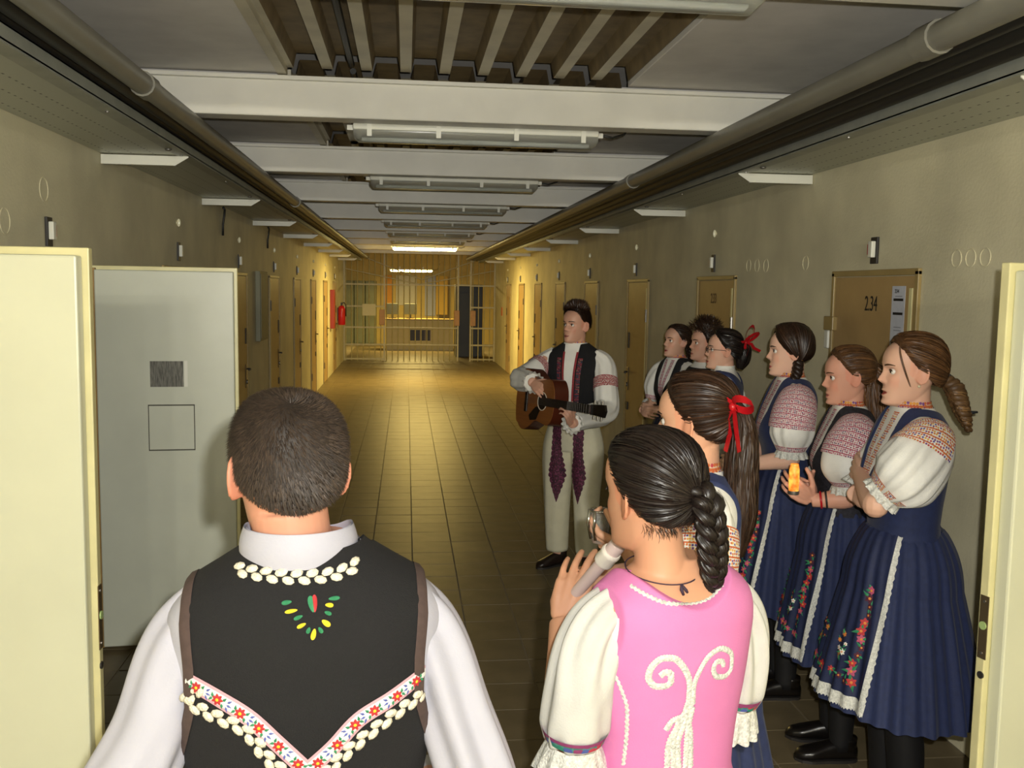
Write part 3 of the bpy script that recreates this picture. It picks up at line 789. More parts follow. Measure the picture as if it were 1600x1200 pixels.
def braid(mb, path, rad, turns=5, n=90):
    c = smooth_path(path, n); t = np.gradient(c, axis=0); t /= np.linalg.norm(t, axis=1, keepdims=True)
    up = np.array([0, -1.0, 0]); A = []
    for k in range(n):
        a = up-t[k]*(up@t[k]); a /= np.linalg.norm(a)+1e-9; A.append(a); up = a
    A = np.array(A); B = np.cross(t, A); s = np.linspace(0, 1, n)
    rr = crom(np.linspace(0, 1, len(rad)), np.asarray(rad, float), s)
    for j in range(3):
        ph = 2*np.pi*(s*turns+j/3)
        P = c+B*(rr*np.sin(ph)*.72)[:, None]+A*(rr*.42*np.sin(2*ph))[:, None]
        rt = rr*.60*(1+.10*np.sin(ph*1.0)); mb.tube([tuple(p) for p in P], list(rt), 9, m=0)
        tt = np.gradient(P, axis=0); tt /= np.linalg.norm(tt, axis=1, keepdims=True); a2 = np.cross(tt, B); a2 /= np.linalg.norm(a2, axis=1, keepdims=True)+1e-9; b2 = np.cross(tt, a2)
        for q in range(44):
            f = RR.uniform(0, 6.28); i0 = RR.randint(0, n//2); i1 = min(n, i0+RR.randint(n//4, n)); nr = a2*math.cos(f)+b2*math.sin(f)
            ribbon(mb, (P+nr*(rt*RR.uniform(1.0, 1.10))[:, None])[i0:i1:2], rr.mean()*.05, nrm=nr[i0:i1:2])
def bow(mb, c, x, z, size=.05, tail=.09):
    """ribbon bow: two loops, a knot, two tails; x = loop axis, z = up"""
    M = frame_mat(c, x, z)
    def strip(pts, w):
        pts = [Vector(p) for p in pts]; V = []; F = []
        for i, p in enumerate(pts):
            t = (pts[min(i+1, len(pts)-1)]-pts[max(i-1, 0)]).normalized(); s = t.cross(Vector((0, 1, 0))); s = s.normalized() if s.length > .05 else Vector((0, 0, 1))
            ww = w[i] if hasattr(w, '__len__') else w
            V += [M @ (p-s*ww), M @ (p+s*ww)]
        F = [(2*i, 2*i+1, 2*i+3, 2*i+2) for i in range(len(pts)-1)]
        mb.add(V, F); 
    for sx in (-1, 1):
        pts = [(sx*size*(1-math.cos(a))*.5, -.012*math.sin(a*.5)*sx*0-.016*math.sin(a), size*.42*math.sin(a)*.6+.006*math.sin(a/2)) for a in np.linspace(0, 2*math.pi, 14)]
        strip(pts, .009)
        strip([(0, -.004, 0), (sx*size*.25, -.014, -tail*.25), (sx*size*.22, -.010, -tail*.6), (sx*size*.45, -.016, -tail)], [.006, .009, .009, .008])
    V = MB().ball((0, -.008, 0), (.010, .009, .011), 10); mb.add([M @ Vector(p) for p in V.v], V.f)

class Person:
    def __init__(s, label, loc, ang, sc, male=False, skin='c79a80', lips='a8443f', head=(0, 0, 0), hsize=None, mouth=0.0, vox=.0034, torso=None, hoff=(0, 0, 0), neck_t=None):
        s.male = male; s.sc = sc; s.root = thing('person', label, 'person', (loc[0], loc[1], 0), math.radians(ang)); s.root.scale = (sc,)*3
        s.M = Matrix.Translation((loc[0], loc[1], 0)) @ Matrix.Rotation(math.radians(ang), 4, 'Z') @ Matrix.Scale(sc, 4)
        s.Mi = s.M.inverted(); s.T = Torso(torso or (TM if male else TF)); s.skin = srgb(skin); s.lips = srgb(lips); s.vox = vox
        hs = hsize or (1.0 if male else .955); hz = (1.75-.117*hs) if male else (1.68-.119*hs)
        s.H = Matrix.Translation((hoff[0], -.012+hoff[1], hz+hoff[2])) @ Matrix.Rotation(math.radians(head[0]), 4, 'Z') @ Matrix.Rotation(math.radians(head[1]), 4, 'X') @ Matrix.Rotation(math.radians(head[2]), 4, 'Y') @ Matrix.Scale(hs, 4)
        s.Hi = s.H.inverted(); s.fine = MB(); s.coarse = MB(); s.extra = MB()
        g = head_grid(mouth=mouth); hb = MB().grid(g, closed_u=True, cap=True); s.hb = hb
        s.fine.add([s.H @ Vector(v) for v in hb.v], hb.f)
        e = MB(); ear_mesh(e, 1); ear_mesh(e, -1); s.fine.add([s.H @ Vector(v) for v in e.v], e.f)
        n0 = 1.46 if male else 1.40; r0, r1 = (.062, .057) if male else (.052, .046)
        top = s.H @ Vector((0, .022, -.055)); 
        nx = hoff[0]*.6; L = Limb([(nx, .012, n0-.02), (nx, .012, n0+.03), tuple(top*.5+Vector((nx, .012, n0+.05))*.5), tuple(top)], [r0*1.12, r0, r1, r1*1.0], 20); L.mesh(s.fine, 28)
        # yoke so the skin of the neck runs on under the clothes
        tt = np.array(s.T.t); zs = np.linspace(tt[-6][0], tt[-1][0], 16)
        s.fine.grid(s.T.shell(tt[-6][0], tt[-1][0], -.002, 48, 16), closed_u=True, cap=True)
        s.coarse.grid(s.T.shell(tt[0][0]+.07, tt[-2][0], -.010, 40, 30), closed_u=True, cap=True)
        # eyes, brows
        bv = BVHTree.FromPolygons([Vector(v) for v in hb.v], hb.f)
        for sx in (-1, 1):
            s.extra.ball(s.H @ Vector((sx*.031, -.0598, -.0015)), .0120*hs, 12, m=1)
            s.extra.ball(s.H @ Vector((sx*.031, -.0670, -.0015)), .0066*hs, 10, m=2)
            P = []
            for a in np.linspace(0, 1, 7):
                x = sx*(.013+.038*a); z = .0185+.006*math.sin(a*2.4)-.003*a
                h = bv.ray_cast(Vector((x, -.3, z)), Vector((0, 1, 0)))[0]
                P.append(s.H @ (Vector((x, (h.y if h else -.07)+.0005, z))))
            s.extra.tube(P, [.0018, .0028, .003, .0029, .0026, .002, .001], 6, m=3)
            P = []
            for a in np.linspace(0, 1, 7):
                x = sx*(.0185+.027*a); z = .0035*math.sin(math.pi*a)*1.6-.001+.0015
                h = bv.ray_cast(Vector((x, -.3, z)), Vector((0, 1, 0)))[0]
                P.append(s.H @ (Vector((x, min((h.y if h else -.07), -.0725+.25*abs(abs(x)-.031))-.0004, z))))
            s.extra.tube(P, [.0008, .0019, .0024, .0025, .0024, .0020, .0009], 5, m=3)
    def arm(s, pts, rad, left, hdir, hup, handkw=None, skip_fore=False):
        """upper arm + forearm (+hand). pts: shoulder, elbow, wrist"""
        sh, el, wr = (Vector(p) for p in pts)
        f = wr-el
        L = Limb([sh, sh.lerp(el, .5), el], [rad[0], rad[0]*.92, rad[1]], 16); L.mesh(s.coarse, 16)
        e2 = el-(el-sh).normalized()*.05
        L = Limb([e2, el+f*.04, el+f*.35, el+f*.75, wr], [rad[1]*1.02, rad[1]*1.0, rad[1]*.98, rad[2]*1.12, rad[2]], 24, flat=1.0); L.mesh(s.fine, 18)
        s.fine.ball(tuple(el), rad[1]*1.02, 12); s.coarse.ball(tuple(el), rad[1]*.98, 12)
        if handkw is not None:
            M = frame_mat(wr, hdir, hup); return hand(s.fine, M, left, **handkw)
    def legs(s, stance=.085, foot=None):
        for sx in (-1, 1):
            L = Limb([(sx*.08, 0, .86), (sx*stance, -.005, .48), (sx*stance, .01, .28), (sx*stance, .015, .07)], [.085, .052, .050, .034], 24); L.mesh(s.coarse, 16)
    def body(s, hairm):
        V, F = remesh(s.fine, s.vox); V2, F2 = remesh(s.coarse, .011)
        mb = MB(); mb.add(V, F, 0); mb.add(V2, F2, 0); n = len(V)+len(V2)
        e = s.extra; o = len(mb.v); mb.v += e.v; mb.f += [tuple(i+o for i in q) for q in e.f]; mb.mi += e.mi
        me = mb.mesh('body', [M_skin, M_eye, M_iris, hairm[0]], True, fixn=False)
        A = np.array(mb.v); Hh = np.array(s.Hi); h = A@Hh[:3, :3].T+Hh[:3, 3]
        c = np.tile(np.array(s.skin), (len(A), 1)); x, y, z = np.abs(h[:, 0]), h[:, 1], h[:, 2]
        inhead = (np.abs(z) < .14) & (x < .1) & (y < -.05)
        zl = np.where(z > -.0733, .0075*(1-(x/.026)**2), .0105*(1-(x/.024)**2))
        lip = sstep(0, .0035, zl-np.abs(z+.0733))*inhead*(x < .026)
        c = c*(1-lip[:, None])+np.array(s.lips)*lip[:, None]
        red = np.array([1.06, .86, .82, 1])
        ck = np.exp(-((x-.045)/.02)**2-((z+.035)/.022)**2)*inhead*.7+np.exp(-(x/.012)**2-((z+.03)/.01)**2)*inhead*.5
        er = (x > .066)*(np.abs(z) < .05)*(np.abs(y-.015) < .035)*.8
        k = np.clip(ck+er, 0, 1)[:, None]; c = c*(1-k)+c*red*k
        rg = np.random.RandomState(3); 
        at = me.attributes.new('tint', 'FLOAT_COLOR', 'POINT'); c[:, 3] = 1; at.data.foreach_set('color', c.astype(np.float32).ravel())
        return link('body', me, s.root)
    def part(s, name, mb, mats, parent=None, smooth=True, **k):
        return mb.build(name, mats, parent if parent is not None else s.root, smooth=smooth, fixn=k.pop('fixn', False), **k)
    def hmb(s, mb):
        """move a mesh builder from head space to person space"""
        mb.v = [tuple(s.H @ Vector(v)) for v in mb.v]; return mb
    def bvh(s, *objs):
        V = []; F = []
        for o in objs:
            k = len(V); V += [s.M @ v.co for v in o.data.vertices]; F += [tuple(i+k for i in p.vertices) for p in o.data.polygons]
        return BVHTree.FromPolygons(V, F)
    def hit(s, bv, x, y):
        """photo pixel -> point and normal on the garment, in person space"""
        d = Vector(ray(x, y)).normalized(); h, n, i, q = bv.ray_cast(Vector(CAMPOS), d)
        if h is None:
            c = Vector(CAMPOS)+d*(s.root.location-Vector(CAMPOS)).xy.length; h, n, i, q = bv.find_nearest(c)
        if n.dot(d) > 0: n = -n
        return s.Mi @ h, (s.Mi.to_3x3() @ n).normalized()
    def hits(s, bv, pts, n=None):
        if n: pts = smooth_path([(a, b, 0) for a, b in pts], n)[:, :2]
        return [s.hit(bv, a, b) for a, b in pts]
def band(mb, PN, w, off=.003, m=None, uv=None, zig=0):
    """flat ribbon on a surface through points with normals"""
    k = len(PN); V = []
    for i, (p, n) in enumerate(PN):
        t = (PN[min(i+1, k-1)][0]-PN[max(i-1, 0)][0]).normalized(); s = t.cross(n).normalized()
        sh = s*zig*(1 if i % 2 else -1)
        V += [p-s*w+n*off*.3+sh, p+n*off+sh, p+s*w+n*off*.3+sh]
    F = [(3*i+j, 3*i+j+1, 3*i+j+4, 3*i+j+3) for i in range(k-1) for j in (0, 1)]
    mb.add(V, F, m); return mb
def flower(mb, p, n, r, petals=5, m=0, mc=1, up=Vector((0, 0, 1)), off=.002):
    a = (up-n*up.dot(n)); a = a.normalized() if a.length > .01 else Vector((1, 0, 0)); b = n.cross(a)
    V = [p+n*(off+r*.10)]; k = petals*4
    for i in range(k):
        q = 2*math.pi*i/k; rr = r*(.80+.20*math.cos(q*petals))
        V.append(p+(a*math.cos(q)+b*math.sin(q))*rr+n*off)
    mb.add(V, [(0, 1+i, 1+(i+1) % k) for i in range(k)], m)
    V = [p+n*(off+r*.2)]+[p+(a*math.cos(q)+b*math.sin(q))*r*.28+n*(off+r*.12) for q in np.linspace(0, 2*math.pi, 7)[:-1]]
    mb.add(V, [(0, 1+i, 1+(i+1) % 6) for i in range(6)], mc)
def leaf(mb, p, n, d, l, w, m=0, off=.002):
    d = (d-n*d.dot(n)).normalized(); s = d.cross(n)
    V = [p+n*off, p+d*l*.35+s*w+n*off, p+d*l+n*off, p+d*l*.35-s*w+n*off, p+d*l*.45+n*(off+w*.5)]
    mb.add(V, [(0, 1, 4), (1, 2, 4), (2, 3, 4), (3, 0, 4)], m)

# ---- cloth materials
M_cotton = mat('white_cotton', 'e6e5de', .8, .03, 20, .10, 260)
M_shirt = mat('shirt_white', 'adadb9', .65, .02, 14, .06, 240)
M_cottonp = mat('white_linen', 'c9c9c3', .85, .04, 20, .12, 260)
M_navy = mat('navy_cloth', '1d2950', .75, .12, 60, .12, 300, sheen=.1)
M_navyd = mat('navy_apron', '192346', .7, .12, 50, .10, 300)
M_blackv = mat('black_wool', '121214', .92, .12, 240, .25, 500)
M_blackp = mat('black_floral_bodice', '15141a', .8, 0, 70, .1, 300, col2='2b2a33')
M_brownt = mat('brown_piping', '4a3b37', .85, .1, 90)
M_pink = mat('pink_cloth', 'd97fb6', .75, .03, 12, .08, 300)
M_lace = mat('white_lace', 'd5d6cf', .8, .22, 160, .5, 220)
M_trim = mat('cream_braid', 'e2dcc6', .7, .15, 220, .5, 300)
M_tights = mat('black_tights', '0e0d0f', .7)
M_shoe = mat('black_leather', '141110', .28, .1, 20)
M_bootbr = mat('dark_brown_leather', '241a16', .38, .2, 20)
M_ribbonr = mat('red_satin', 'b3141d', .35, .1, 30)
M_felt = mat('cream_felt', 'c9c5ac', .9, .05, 14, .15, 160)
M_er = mat('thread_red', 'b02a2e', .7); M_ey = mat('thread_yellow', 'd9c22a', .7); M_eg = mat('thread_green', '2c7f55', .7); M_eb = mat('thread_blue', '5560a8', .7)
M_ep = mat('thread_pink', 'b24a6a', .7); M_eo = mat('thread_orange', 'd6823a', .7); M_ev = mat('thread_violet', '6a4a8c', .7); M_edr = mat('thread_wine', '4a1a2e', .8, .3, 90); M_ew = mat('thread_white', 'e4e2da', .7)
def embroid_mat(name, cols, scale=16, ground='e4e0d6', dens=.62):
    m = bpy.data.materials.new(name); m.use_nodes = True; nt = m.node_tree; N = nt.nodes; L = nt.links; p = N['Principled BSDF']; p.inputs['Roughness'].default_value = .75
    tc = N.new('ShaderNodeTexCoord'); mp = N.new('ShaderNodeMapping'); L.new(tc.outputs['UV'], mp.inputs[0]); mp.inputs['Scale'].default_value = (scale, scale, 1)
    v = N.new('ShaderNodeTexVoronoi'); v.voronoi_dimensions = '2D'; v.inputs['Scale'].default_value = 1; v.inputs['Randomness'].default_value = .35; L.new(mp.outputs[0], v.inputs['Vector'])
    s = N.new('ShaderNodeSeparateColor'); L.new(v.outputs['Color'], s.inputs[0])
    r = N.new('ShaderNodeValToRGB'); r.color_ramp.interpolation = 'CONSTANT'
    while len(r.color_ramp.elements) < len(cols): r.color_ramp.elements.new(.5)
    for i, c in enumerate(cols): r.color_ramp.elements[i].position = i/len(cols); r.color_ramp.elements[i].color = srgb(c)
    L.new(s.outputs[0], r.inputs[0])
    lt = N.new('ShaderNodeMath'); lt.operation = 'LESS_THAN'; L.new(v.outputs['Distance'], lt.inputs[0]); lt.inputs[1].default_value = dens*.62
    # rows of running stitch between the motifs
    sp = N.new('ShaderNodeSeparateXYZ'); L.new(mp.outputs[0], sp.inputs[0])
    fr = N.new('ShaderNodeMath'); fr.operation = 'FRACT'; md = N.new('ShaderNodeMath'); md.operation = 'DIVIDE'; L.new(sp.outputs[1], md.inputs[0]); md.inputs[1].default_value = 3.0; L.new(md.outputs[0], fr.inputs[0])
    l2 = N.new('ShaderNodeMath'); l2.operation = 'LESS_THAN'; L.new(fr.outputs[0], l2.inputs[0]); l2.inputs[1].default_value = .16
    mx = N.new('ShaderNodeMix'); mx.data_type = 'RGBA'; L.new(lt.outputs[0], mx.inputs[0]); mx.inputs[6].default_value = srgb(ground); L.new(r.outputs[0], mx.inputs[7])
    m2 = N.new('ShaderNodeMix'); m2.data_type = 'RGBA'; L.new(l2.outputs[0], m2.inputs[0]); L.new(mx.outputs[2], m2.inputs[6]); m2.inputs[7].default_value = srgb(cols[0])
    L.new(m2.outputs[2], p.inputs['Base Color'])
    b = N.new('ShaderNodeBump'); b.inputs['Strength'].default_value = .4; b.inputs['Distance'].default_value = .003; L.new(v.outputs['Distance'], b.inputs['Height']); b.invert = True; L.new(b.outputs[0], p.inputs['Normal'])
    return m
OR = ['c9683a', 'd8953f', '7a4a86', 'd0773c', 'b8434a', '5a4a96', 'd9a848']
PK = ['a8445c', 'b8607a', '6a3a66', 'c07a86', '8c3a58']
M_embO = embroid_mat('embroidery_orange', OR, 13); M_embP = embroid_mat('embroidery_pink', PK, 13, 'd8cfcb')
M_embC = embroid_mat('embroidered_collar', ['c9683a', 'b8434a', 'd8953f', '7a4a86'], 10, 'd2b49a', .8)
M_embT = embroid_mat('cuff_band', ['8c3a6a', '2c7f6a', '4a5aa0', 'b83a4a'], 6, '4a8a80', .9)
M_embW = embroid_mat('wine_embroidery', ['3a1426', '5a2238', '2a1420', '6e3050'], 12, '4e2034', .9)
def patch(P, name, m, parent, us=1.0, vs=1.0):
    """grid piece with UVs in metres*10"""
    P = np.asarray(P, float); nv, nu = P.shape[:2]; mb = MB().grid(P); me = mb.mesh(name, m, True, fixn=False)
    uv = me.uv_layers.new(name='UVMap')
    lu = np.r_[0, np.cumsum(np.linalg.norm(np.diff(P[nv//2], axis=0), axis=1))]; lv = np.r_[0, np.cumsum(np.linalg.norm(np.diff(P[:, nu//2], axis=0), axis=1))]
    tmp = np.empty(len(me.loops), int); me.loops.foreach_get('vertex_index', tmp)
    UV = np.stack([lu[tmp % nu]*10*us, lv[tmp//nu]*10*vs], -1); uv.data.foreach_set('uv', UV.ravel())
    return link(name, me, parent)
# ------------------------------------------------------------------ costume pieces
def shoe(P, x, yaw=0, m=None, boot=.10, z=0, y0=.02, size=1.0, name='shoe'):
    mb = MB(); t = np.linspace(0, 1, 22); yy = (.065-.255*t)*size
    w = np.interp(t, [0, .06, .25, .5, .75, .92, 1], [.012, .030, .036, .037, .046, .034, .010])
    h = np.interp(t, [0, .06, .25, .45, .7, .92, 1], [.05, .075, .085, .075, .052, .036, .014])
    R = Matrix.Rotation(yaw, 3, 'Z'); G = []
    for i in range(22):
        ring_ = []
        for a in np.linspace(0, 2*np.pi, 20, endpoint=False):
            s_, c_ = math.sin(a), math.cos(a)
            zz = h[i]*spow(c_, .8)*.5+h[i]*.5
            p = R @ Vector((w[i]*spow(s_, .75), yy[i]+y0, 0)); ring_.append((p.x+x, p.y, max(.006, zz+.008)+z))
        G.append(ring_)
    mb.grid(G, closed_u=True, cap=True)
    c = R @ Vector((0, .02+y0, 0))
    mb.tube([(c.x+x, c.y, .05+z), (c.x+x, c.y, .09+z), (c.x+x, c.y, boot+z)], [.040, .042, .043], 16)
    o = P.part(name, mb, m or M_shoe)
    s = MB(); G = []
    for zz in (0, .012):
        G.append([tuple(Vector((x, 0, zz+z))+R @ Vector((w[i]*sg*1.04, yy[i]+y0, 0))) for sg, rr in ((1, range(22)), (-1, range(21, -1, -1))) for i in rr])
    s.grid(G, closed_u=True, cap=True); P.part('sole', s, M_dark, o, smooth=False)
    return o
class Skirt:
    def __init__(s, zt, zb, r0, r1, n=26, amp=.010, back=1.08, lean=0.0, seed=0):
        s.__dict__.update(zt=zt, zb=zb, r0=r0, r1=r1, n=n, amp=amp, back=back, lean=lean)
        rg = np.random.RandomState(seed); s.ph = rg.rand(3)*6
    def P(s, v, phi, off=0):
        v = np.asarray(v, float); sh = v**.72
        R = s.r0+(s.r1-s.r0)*(sh*.80+.20*v)+.012*np.sin(np.pi*np.clip(v*3, 0, 1))
        pl = s.amp*(.25+1.1*v)*(.6*np.cos(s.n*phi+s.ph[0])+.5*np.cos((s.n*.5+1)*phi+s.ph[1]+v*1.5)+.6*v*np.cos(5*phi+s.ph[2]))
        R = R+pl+off
        x = R*np.sin(phi)*1.0; y = -R*np.cos(phi)*np.where(np.cos(phi) > 0, .88, .88*s.back)
        z = s.zt+(s.zb-s.zt)*v+.012*np.cos(phi)*v
        return np.stack([x, y+s.lean*v, z+0*x], -1)
    def build(s, P, m, name='skirt'):
        V, U = np.meshgrid(np.linspace(0, 1, 46), np.linspace(0, 2*np.pi, 168, endpoint=False), indexing='ij')
        mb = MB().grid(s.P(V, U), closed_u=True); mb.grid(s.P(V[::-1], U, -.004), closed_u=True)
        return P.part(name, mb, m)
def apron(P, S, parent=None, ht=math.radians(62), hb=math.radians(44), vb=.93, flowers=True, fl_scale=1.0, m=None, seed=1):
    def Q(v, t, off=.010):
        v = np.asarray(v, float); h = ht+(hb-ht)*v**.8; return S.P(v*vb, t*h, off)
    V, U = np.meshgrid(np.linspace(0, 1, 44), np.linspace(-1, 1, 90), indexing='ij')
    a = P.part('apron', MB().grid(Q(V, U)), m or M_navyd)
    lw = .10
    tr = MB()
    for sg in (-1, 1):
        V, U = np.meshgrid(np.linspace(0, 1, 60), np.linspace(0, 1, 4), indexing='ij')
        h = .045*(1+.0*V); tr.grid(Q(V, sg*(1-.06+h*2.2*U+.012*np.sin(V*140)*U), .0135))
    P.part('lace_edging', tr, M_lace, a)
    tr = MB(); V, U = np.meshgrid(np.linspace(0, 1, 5), np.linspace(-1.05, 1.05, 150), indexing='ij')
    tr.grid(Q(.965+.075*V+.006*np.sin(U*150)*V, U, .0135)); P.part('lace_hem', tr, M_lace, a)
    if flowers:
        rg = random.Random(seed); mb = MB()
        def pn(v, t):
            e = .004; p = Q(np.array(v), np.array(t), .011); dv = Q(np.array(v+e), np.array(t))-Q(np.array(v-e), np.array(t)); dt = Q(np.array(v), np.array(t+e))-Q(np.array(v), np.array(t-e))
            n = np.cross(dt, dv); n = Vector(n).normalized(); p = Vector(p)
            if n.dot(Vector((p.x, p.y, 0))) < 0: n = -n
            return p, n
        pts = []
        for sg in (-1, 1):
            pts += [(v, sg*(.70+.03*math.sin(v*30)), rg.choice((0, 0, 1, 3)), rg.uniform(.011, .018)) for v in np.linspace(.34, .82, 11)]
            for k in range(9): pts.append((.70+.09*math.cos(k*.9)*rg.uniform(.5, 1), sg*(.36+.10*math.sin(k*.9)), rg.choice((4, 4, 2, 3, 2)), rg.uniform(.007, .012)))
            pts.append((.755, sg*.38, 2, .019))
        pts += [(.885+.012*math.sin(t*22), t, rg.choice((0, 1, 1, 3)), rg.uniform(.012, .019)) for t in np.linspace(-.72, .72, 13)]
        for v, t, c, r in pts:
            p, n = pn(v, t); flower(mb, p, n, r*fl_scale, rg.choice((5, 6)), c, 2)
            for k in range(2):
                d = Vector((rg.uniform(-1, 1), rg.uniform(-1, 1), rg.uniform(-1, 1))); leaf(mb, p+d*.002, n, d, r*1.7*fl_scale, r*.35*fl_scale, 5, .0012)
        P.part('flower_embroidery', mb, [M_er, M_ep, M_eo, M_edr, M_ew, M_eg], a, smooth=False, fixn=True, kind='stuff')
    return a
def sleeve(P, pts, rad, m, folds=.006, seed=0, name='sleeve', parent=None, cuff=None, emb=None, embm=None, fk=9, ruffle=None, n=54):
    L = Limb(pts, rad, n); mb = MB(); L.mesh(mb, 56, folds=folds, fk=fk, seed=seed)
    o = P.part(name, mb, m, parent)
    if cuff:
        V, U = np.meshgrid(np.linspace(cuff[0], cuff[1], 5), np.linspace(0, 2*np.pi, 49), indexing='ij'); patch(L.P(V, U, .004), 'cuff_band', cuff[2], o)
    if ruffle:
        c = L.c[-1]; t = L.c[-1]-L.c[-4]; t = t/np.linalg.norm(t); V, U = np.meshgrid(np.linspace(0, 1, 7), np.linspace(0, 2*np.pi, 96, endpoint=False), indexing='ij')
        r = L.r[-1]+ruffle[1]*V**.8+.006*V*np.sin(13*U)
        A, B = L.a[-1], L.b[-1]
        G = c+(A*np.cos(U)[..., None]+B*np.sin(U)[..., None])*r[..., None]+t*(ruffle[0]*V*(1+.10*np.abs(np.sin(6.5*U))))[..., None]
        P.part('lace_ruffle', MB().grid(G, closed_u=True), M_lace if len(ruffle) < 3 else ruffle[2], o)
    if emb:
        v0, v1, u0, u1 = emb[:4]
        V, U = np.meshgrid(np.linspace(v0, v1, 24), np.linspace(u0, u1, 34), indexing='ij'); patch(L.P(V, U, folds*.55+.004), 'sleeve_embroidery', embm, o)
    return L, o
def girl_bodice(P, mbod, mblouse=None, strap=.125, inner=.062, vz=1.16, backz=1.37, collar=True, blouse=True, cm=None):
    T = P.T
    if blouse:
        b = P.part('blouse', MB().grid(T.shell(1.02, 1.448, .004, 120, 60), closed_u=True), mblouse or M_cotton)
        if collar:
            V, U = np.meshgrid(np.linspace(1.428, 1.470, 6), np.linspace(0, 2*np.pi, 65), indexing='ij')
            G = T.at(np.minimum(V, 1.46), U); k = np.linspace(1.06, 1.0, 6)[:, None, None]; G = G*np.concatenate([k, k, k*0+1], -1); G[..., 2] = V; patch(G, 'collar_band', cm or M_embC, b)
    else: b = None
    def off(x, y, z):
        ax = np.abs(x)
        xa = np.interp(z, [1.0, 1.20, 1.27, 1.33, 1.40], [.4, .4, .165, strap+.006, strap])
        vx = np.interp(z, [vz, vz+.02, 1.30, 1.40], [-.3, .004, inner*.92, inner])
        vb = np.interp(z, [backz-.02, backz, 1.44], [-.3, .0, inner+.01])
        sd = np.minimum(xa-ax, ax-np.where(y < 0, vx, vb)); return np.clip(sd*1.1, -.010, .011)
    o = P.part('bodice', MB().grid(T.shell(1.015, 1.445, off, 200, 120), closed_u=True), mbod)
    w = MB().grid(T.shell(1.035, 1.075, .014, 120, 6), closed_u=True); P.part('waistband', w, mbod, o)
    return b, o
def placket(P, side=1, w=.030, m=None):
    """embroidered front opening of the blouse from collar to bodice"""
    for sg in (-1, 1):
        z = np.linspace(1.435, 1.17, 20)[:, None]; c = np.linspace(.036, .006, 20)[:, None]*sg; s_ = np.linspace(-1, 1, 7)[None]*w*.5
        X = c+s_; Z = z+0*X
        q = crom(P.T.t[:, 0], P.T.t[:, 1:], Z); n = 2.35
        Y = -q[..., 1]*np.clip(1-np.abs(X/q[..., 0])**n, 0, 1)**(1/n)
        patch(np.stack([X, Y-.008, Z], -1), 'placket_embroidery', m or M_embP, P.root)
def tights(P, stance=.085):
    for sx in (-1, 1):
        L = Limb([(sx*.08, 0, .80), (sx*stance, -.005, .48), (sx*stance, .012, .30), (sx*stance, .015, .05)], [.092, .060, .058, .042], 26); mb = MB(); L.mesh(mb, 20); P.part('stocking', mb, M_tights)

# ================================================================== the singers
def LW(P, x, y, Y): return P.Mi @ px_y(x, y, Y)
SINGERS = 'singers in folk costume lined up along the right wall'

# --- A: tall girl nearest the right door, arms crossed
A = Person('girl with arms crossed in navy folk dress, nearest the right door', (1.69, 3.02), 263, 1.042, head=(-4, 2, 0), skin='e0b298', lips='a5453f', mouth=.45, vox=.0036)
ae = LW(A, 1368, 788, 2.86)
A.arm([(.150, .0, 1.36), tuple(ae), tuple(ae+Vector((-.235, .035, .05)))], (.046, .041, .029), True, (-1, .1, .15), (0, -1, .2), dict(curl=.35))
A.arm([(-.140, .02, 1.35), (-.155, -.09, 1.13), (-.04, -.15, 1.15)], (.042, .038, .028), False, (1, .1, .1), (0, -1, .2), dict(curl=.3))
A.legs(); A.body(M_hbrown)
_, bo = girl_bodice(A, M_navy); placket(A, m=M_embO)
sleeve(A, [(.095, .0, 1.39), (.16, -.015, 1.345), (.19, -.085, 1.255), tuple(ae+(Vector((.15, 0, 1.36))-ae)*.20)], [.05, .086, .100, .060], M_cotton, .007, 2, fk=11, cuff=(.90, 1.0, M_embO), emb=(.16, .46, -1.0, 1.6), embm=M_embO, ruffle=(.026, .004))
sleeve(A, [(-.095, .0, 1.39), (-.145, .0, 1.335), (-.16, -.035, 1.25), (-.158, -.075, 1.175)], [.045, .056, .062, .052], M_cotton, .007, 3, cuff=(.93, 1.0, M_embC), ruffle=(.035, .014))
S = Skirt(1.055, .47, .125, .285, 30, .010, seed=1); S.build(A, M_navy); apron(A, S, seed=2)
tights(A); [shoe(A, sx*.085) for sx in (-1, 1)]
hm = MB(); hair_cap(hm, 'f', .010); strands_to(hm, 'f', (0, .118, -.025), 1500, (.010, .017), .0013, sag=0)
for sx in (-1, 1):
    for k in range(5): ribbon(hm, skull(azel(np.linspace(40, 66, 10)*sx+k*sx, np.linspace(44, -46, 10)), 1.0, .006+.004*k*.2), .0007)
ho = A.part('hair', A.hmb(hm), M_hbrown)
hb = MB(); braid(hb, [(0, .115, -.03), (0, .150, -.065), (.0, .165, -.11), (.0, .185, -.165), (0, .20, -.21)], [.022, .030, .028, .022, .010], 3.6); A.part('braid', A.hmb(hb), hair_mat('hair_curl_brown', '4a3420', '84633c', .4), ho)
hb = MB(); hb.tube([(0, .112, -.028), (0, .122, -.036)], [.024, .024], 14); hb.tube([(-.004, .182, -.158), (0, .19, -.17), (.004, .20, -.165)], [.016, .016, .014], 10); hb.tube([(0, .192, -.166), (-.03, .215, -.15), (-.04, .24, -.15)], [.008, .007, .004], 8); A.part('hair_tie', A.hmb(hb), mat('hair_tie_grey', '3a4048', .5), ho)
eb = MB().ball((.075, .008, -.048), .005, 8); A.part('earring', A.hmb(eb), mat('pearl', 'd8cfae', .2))

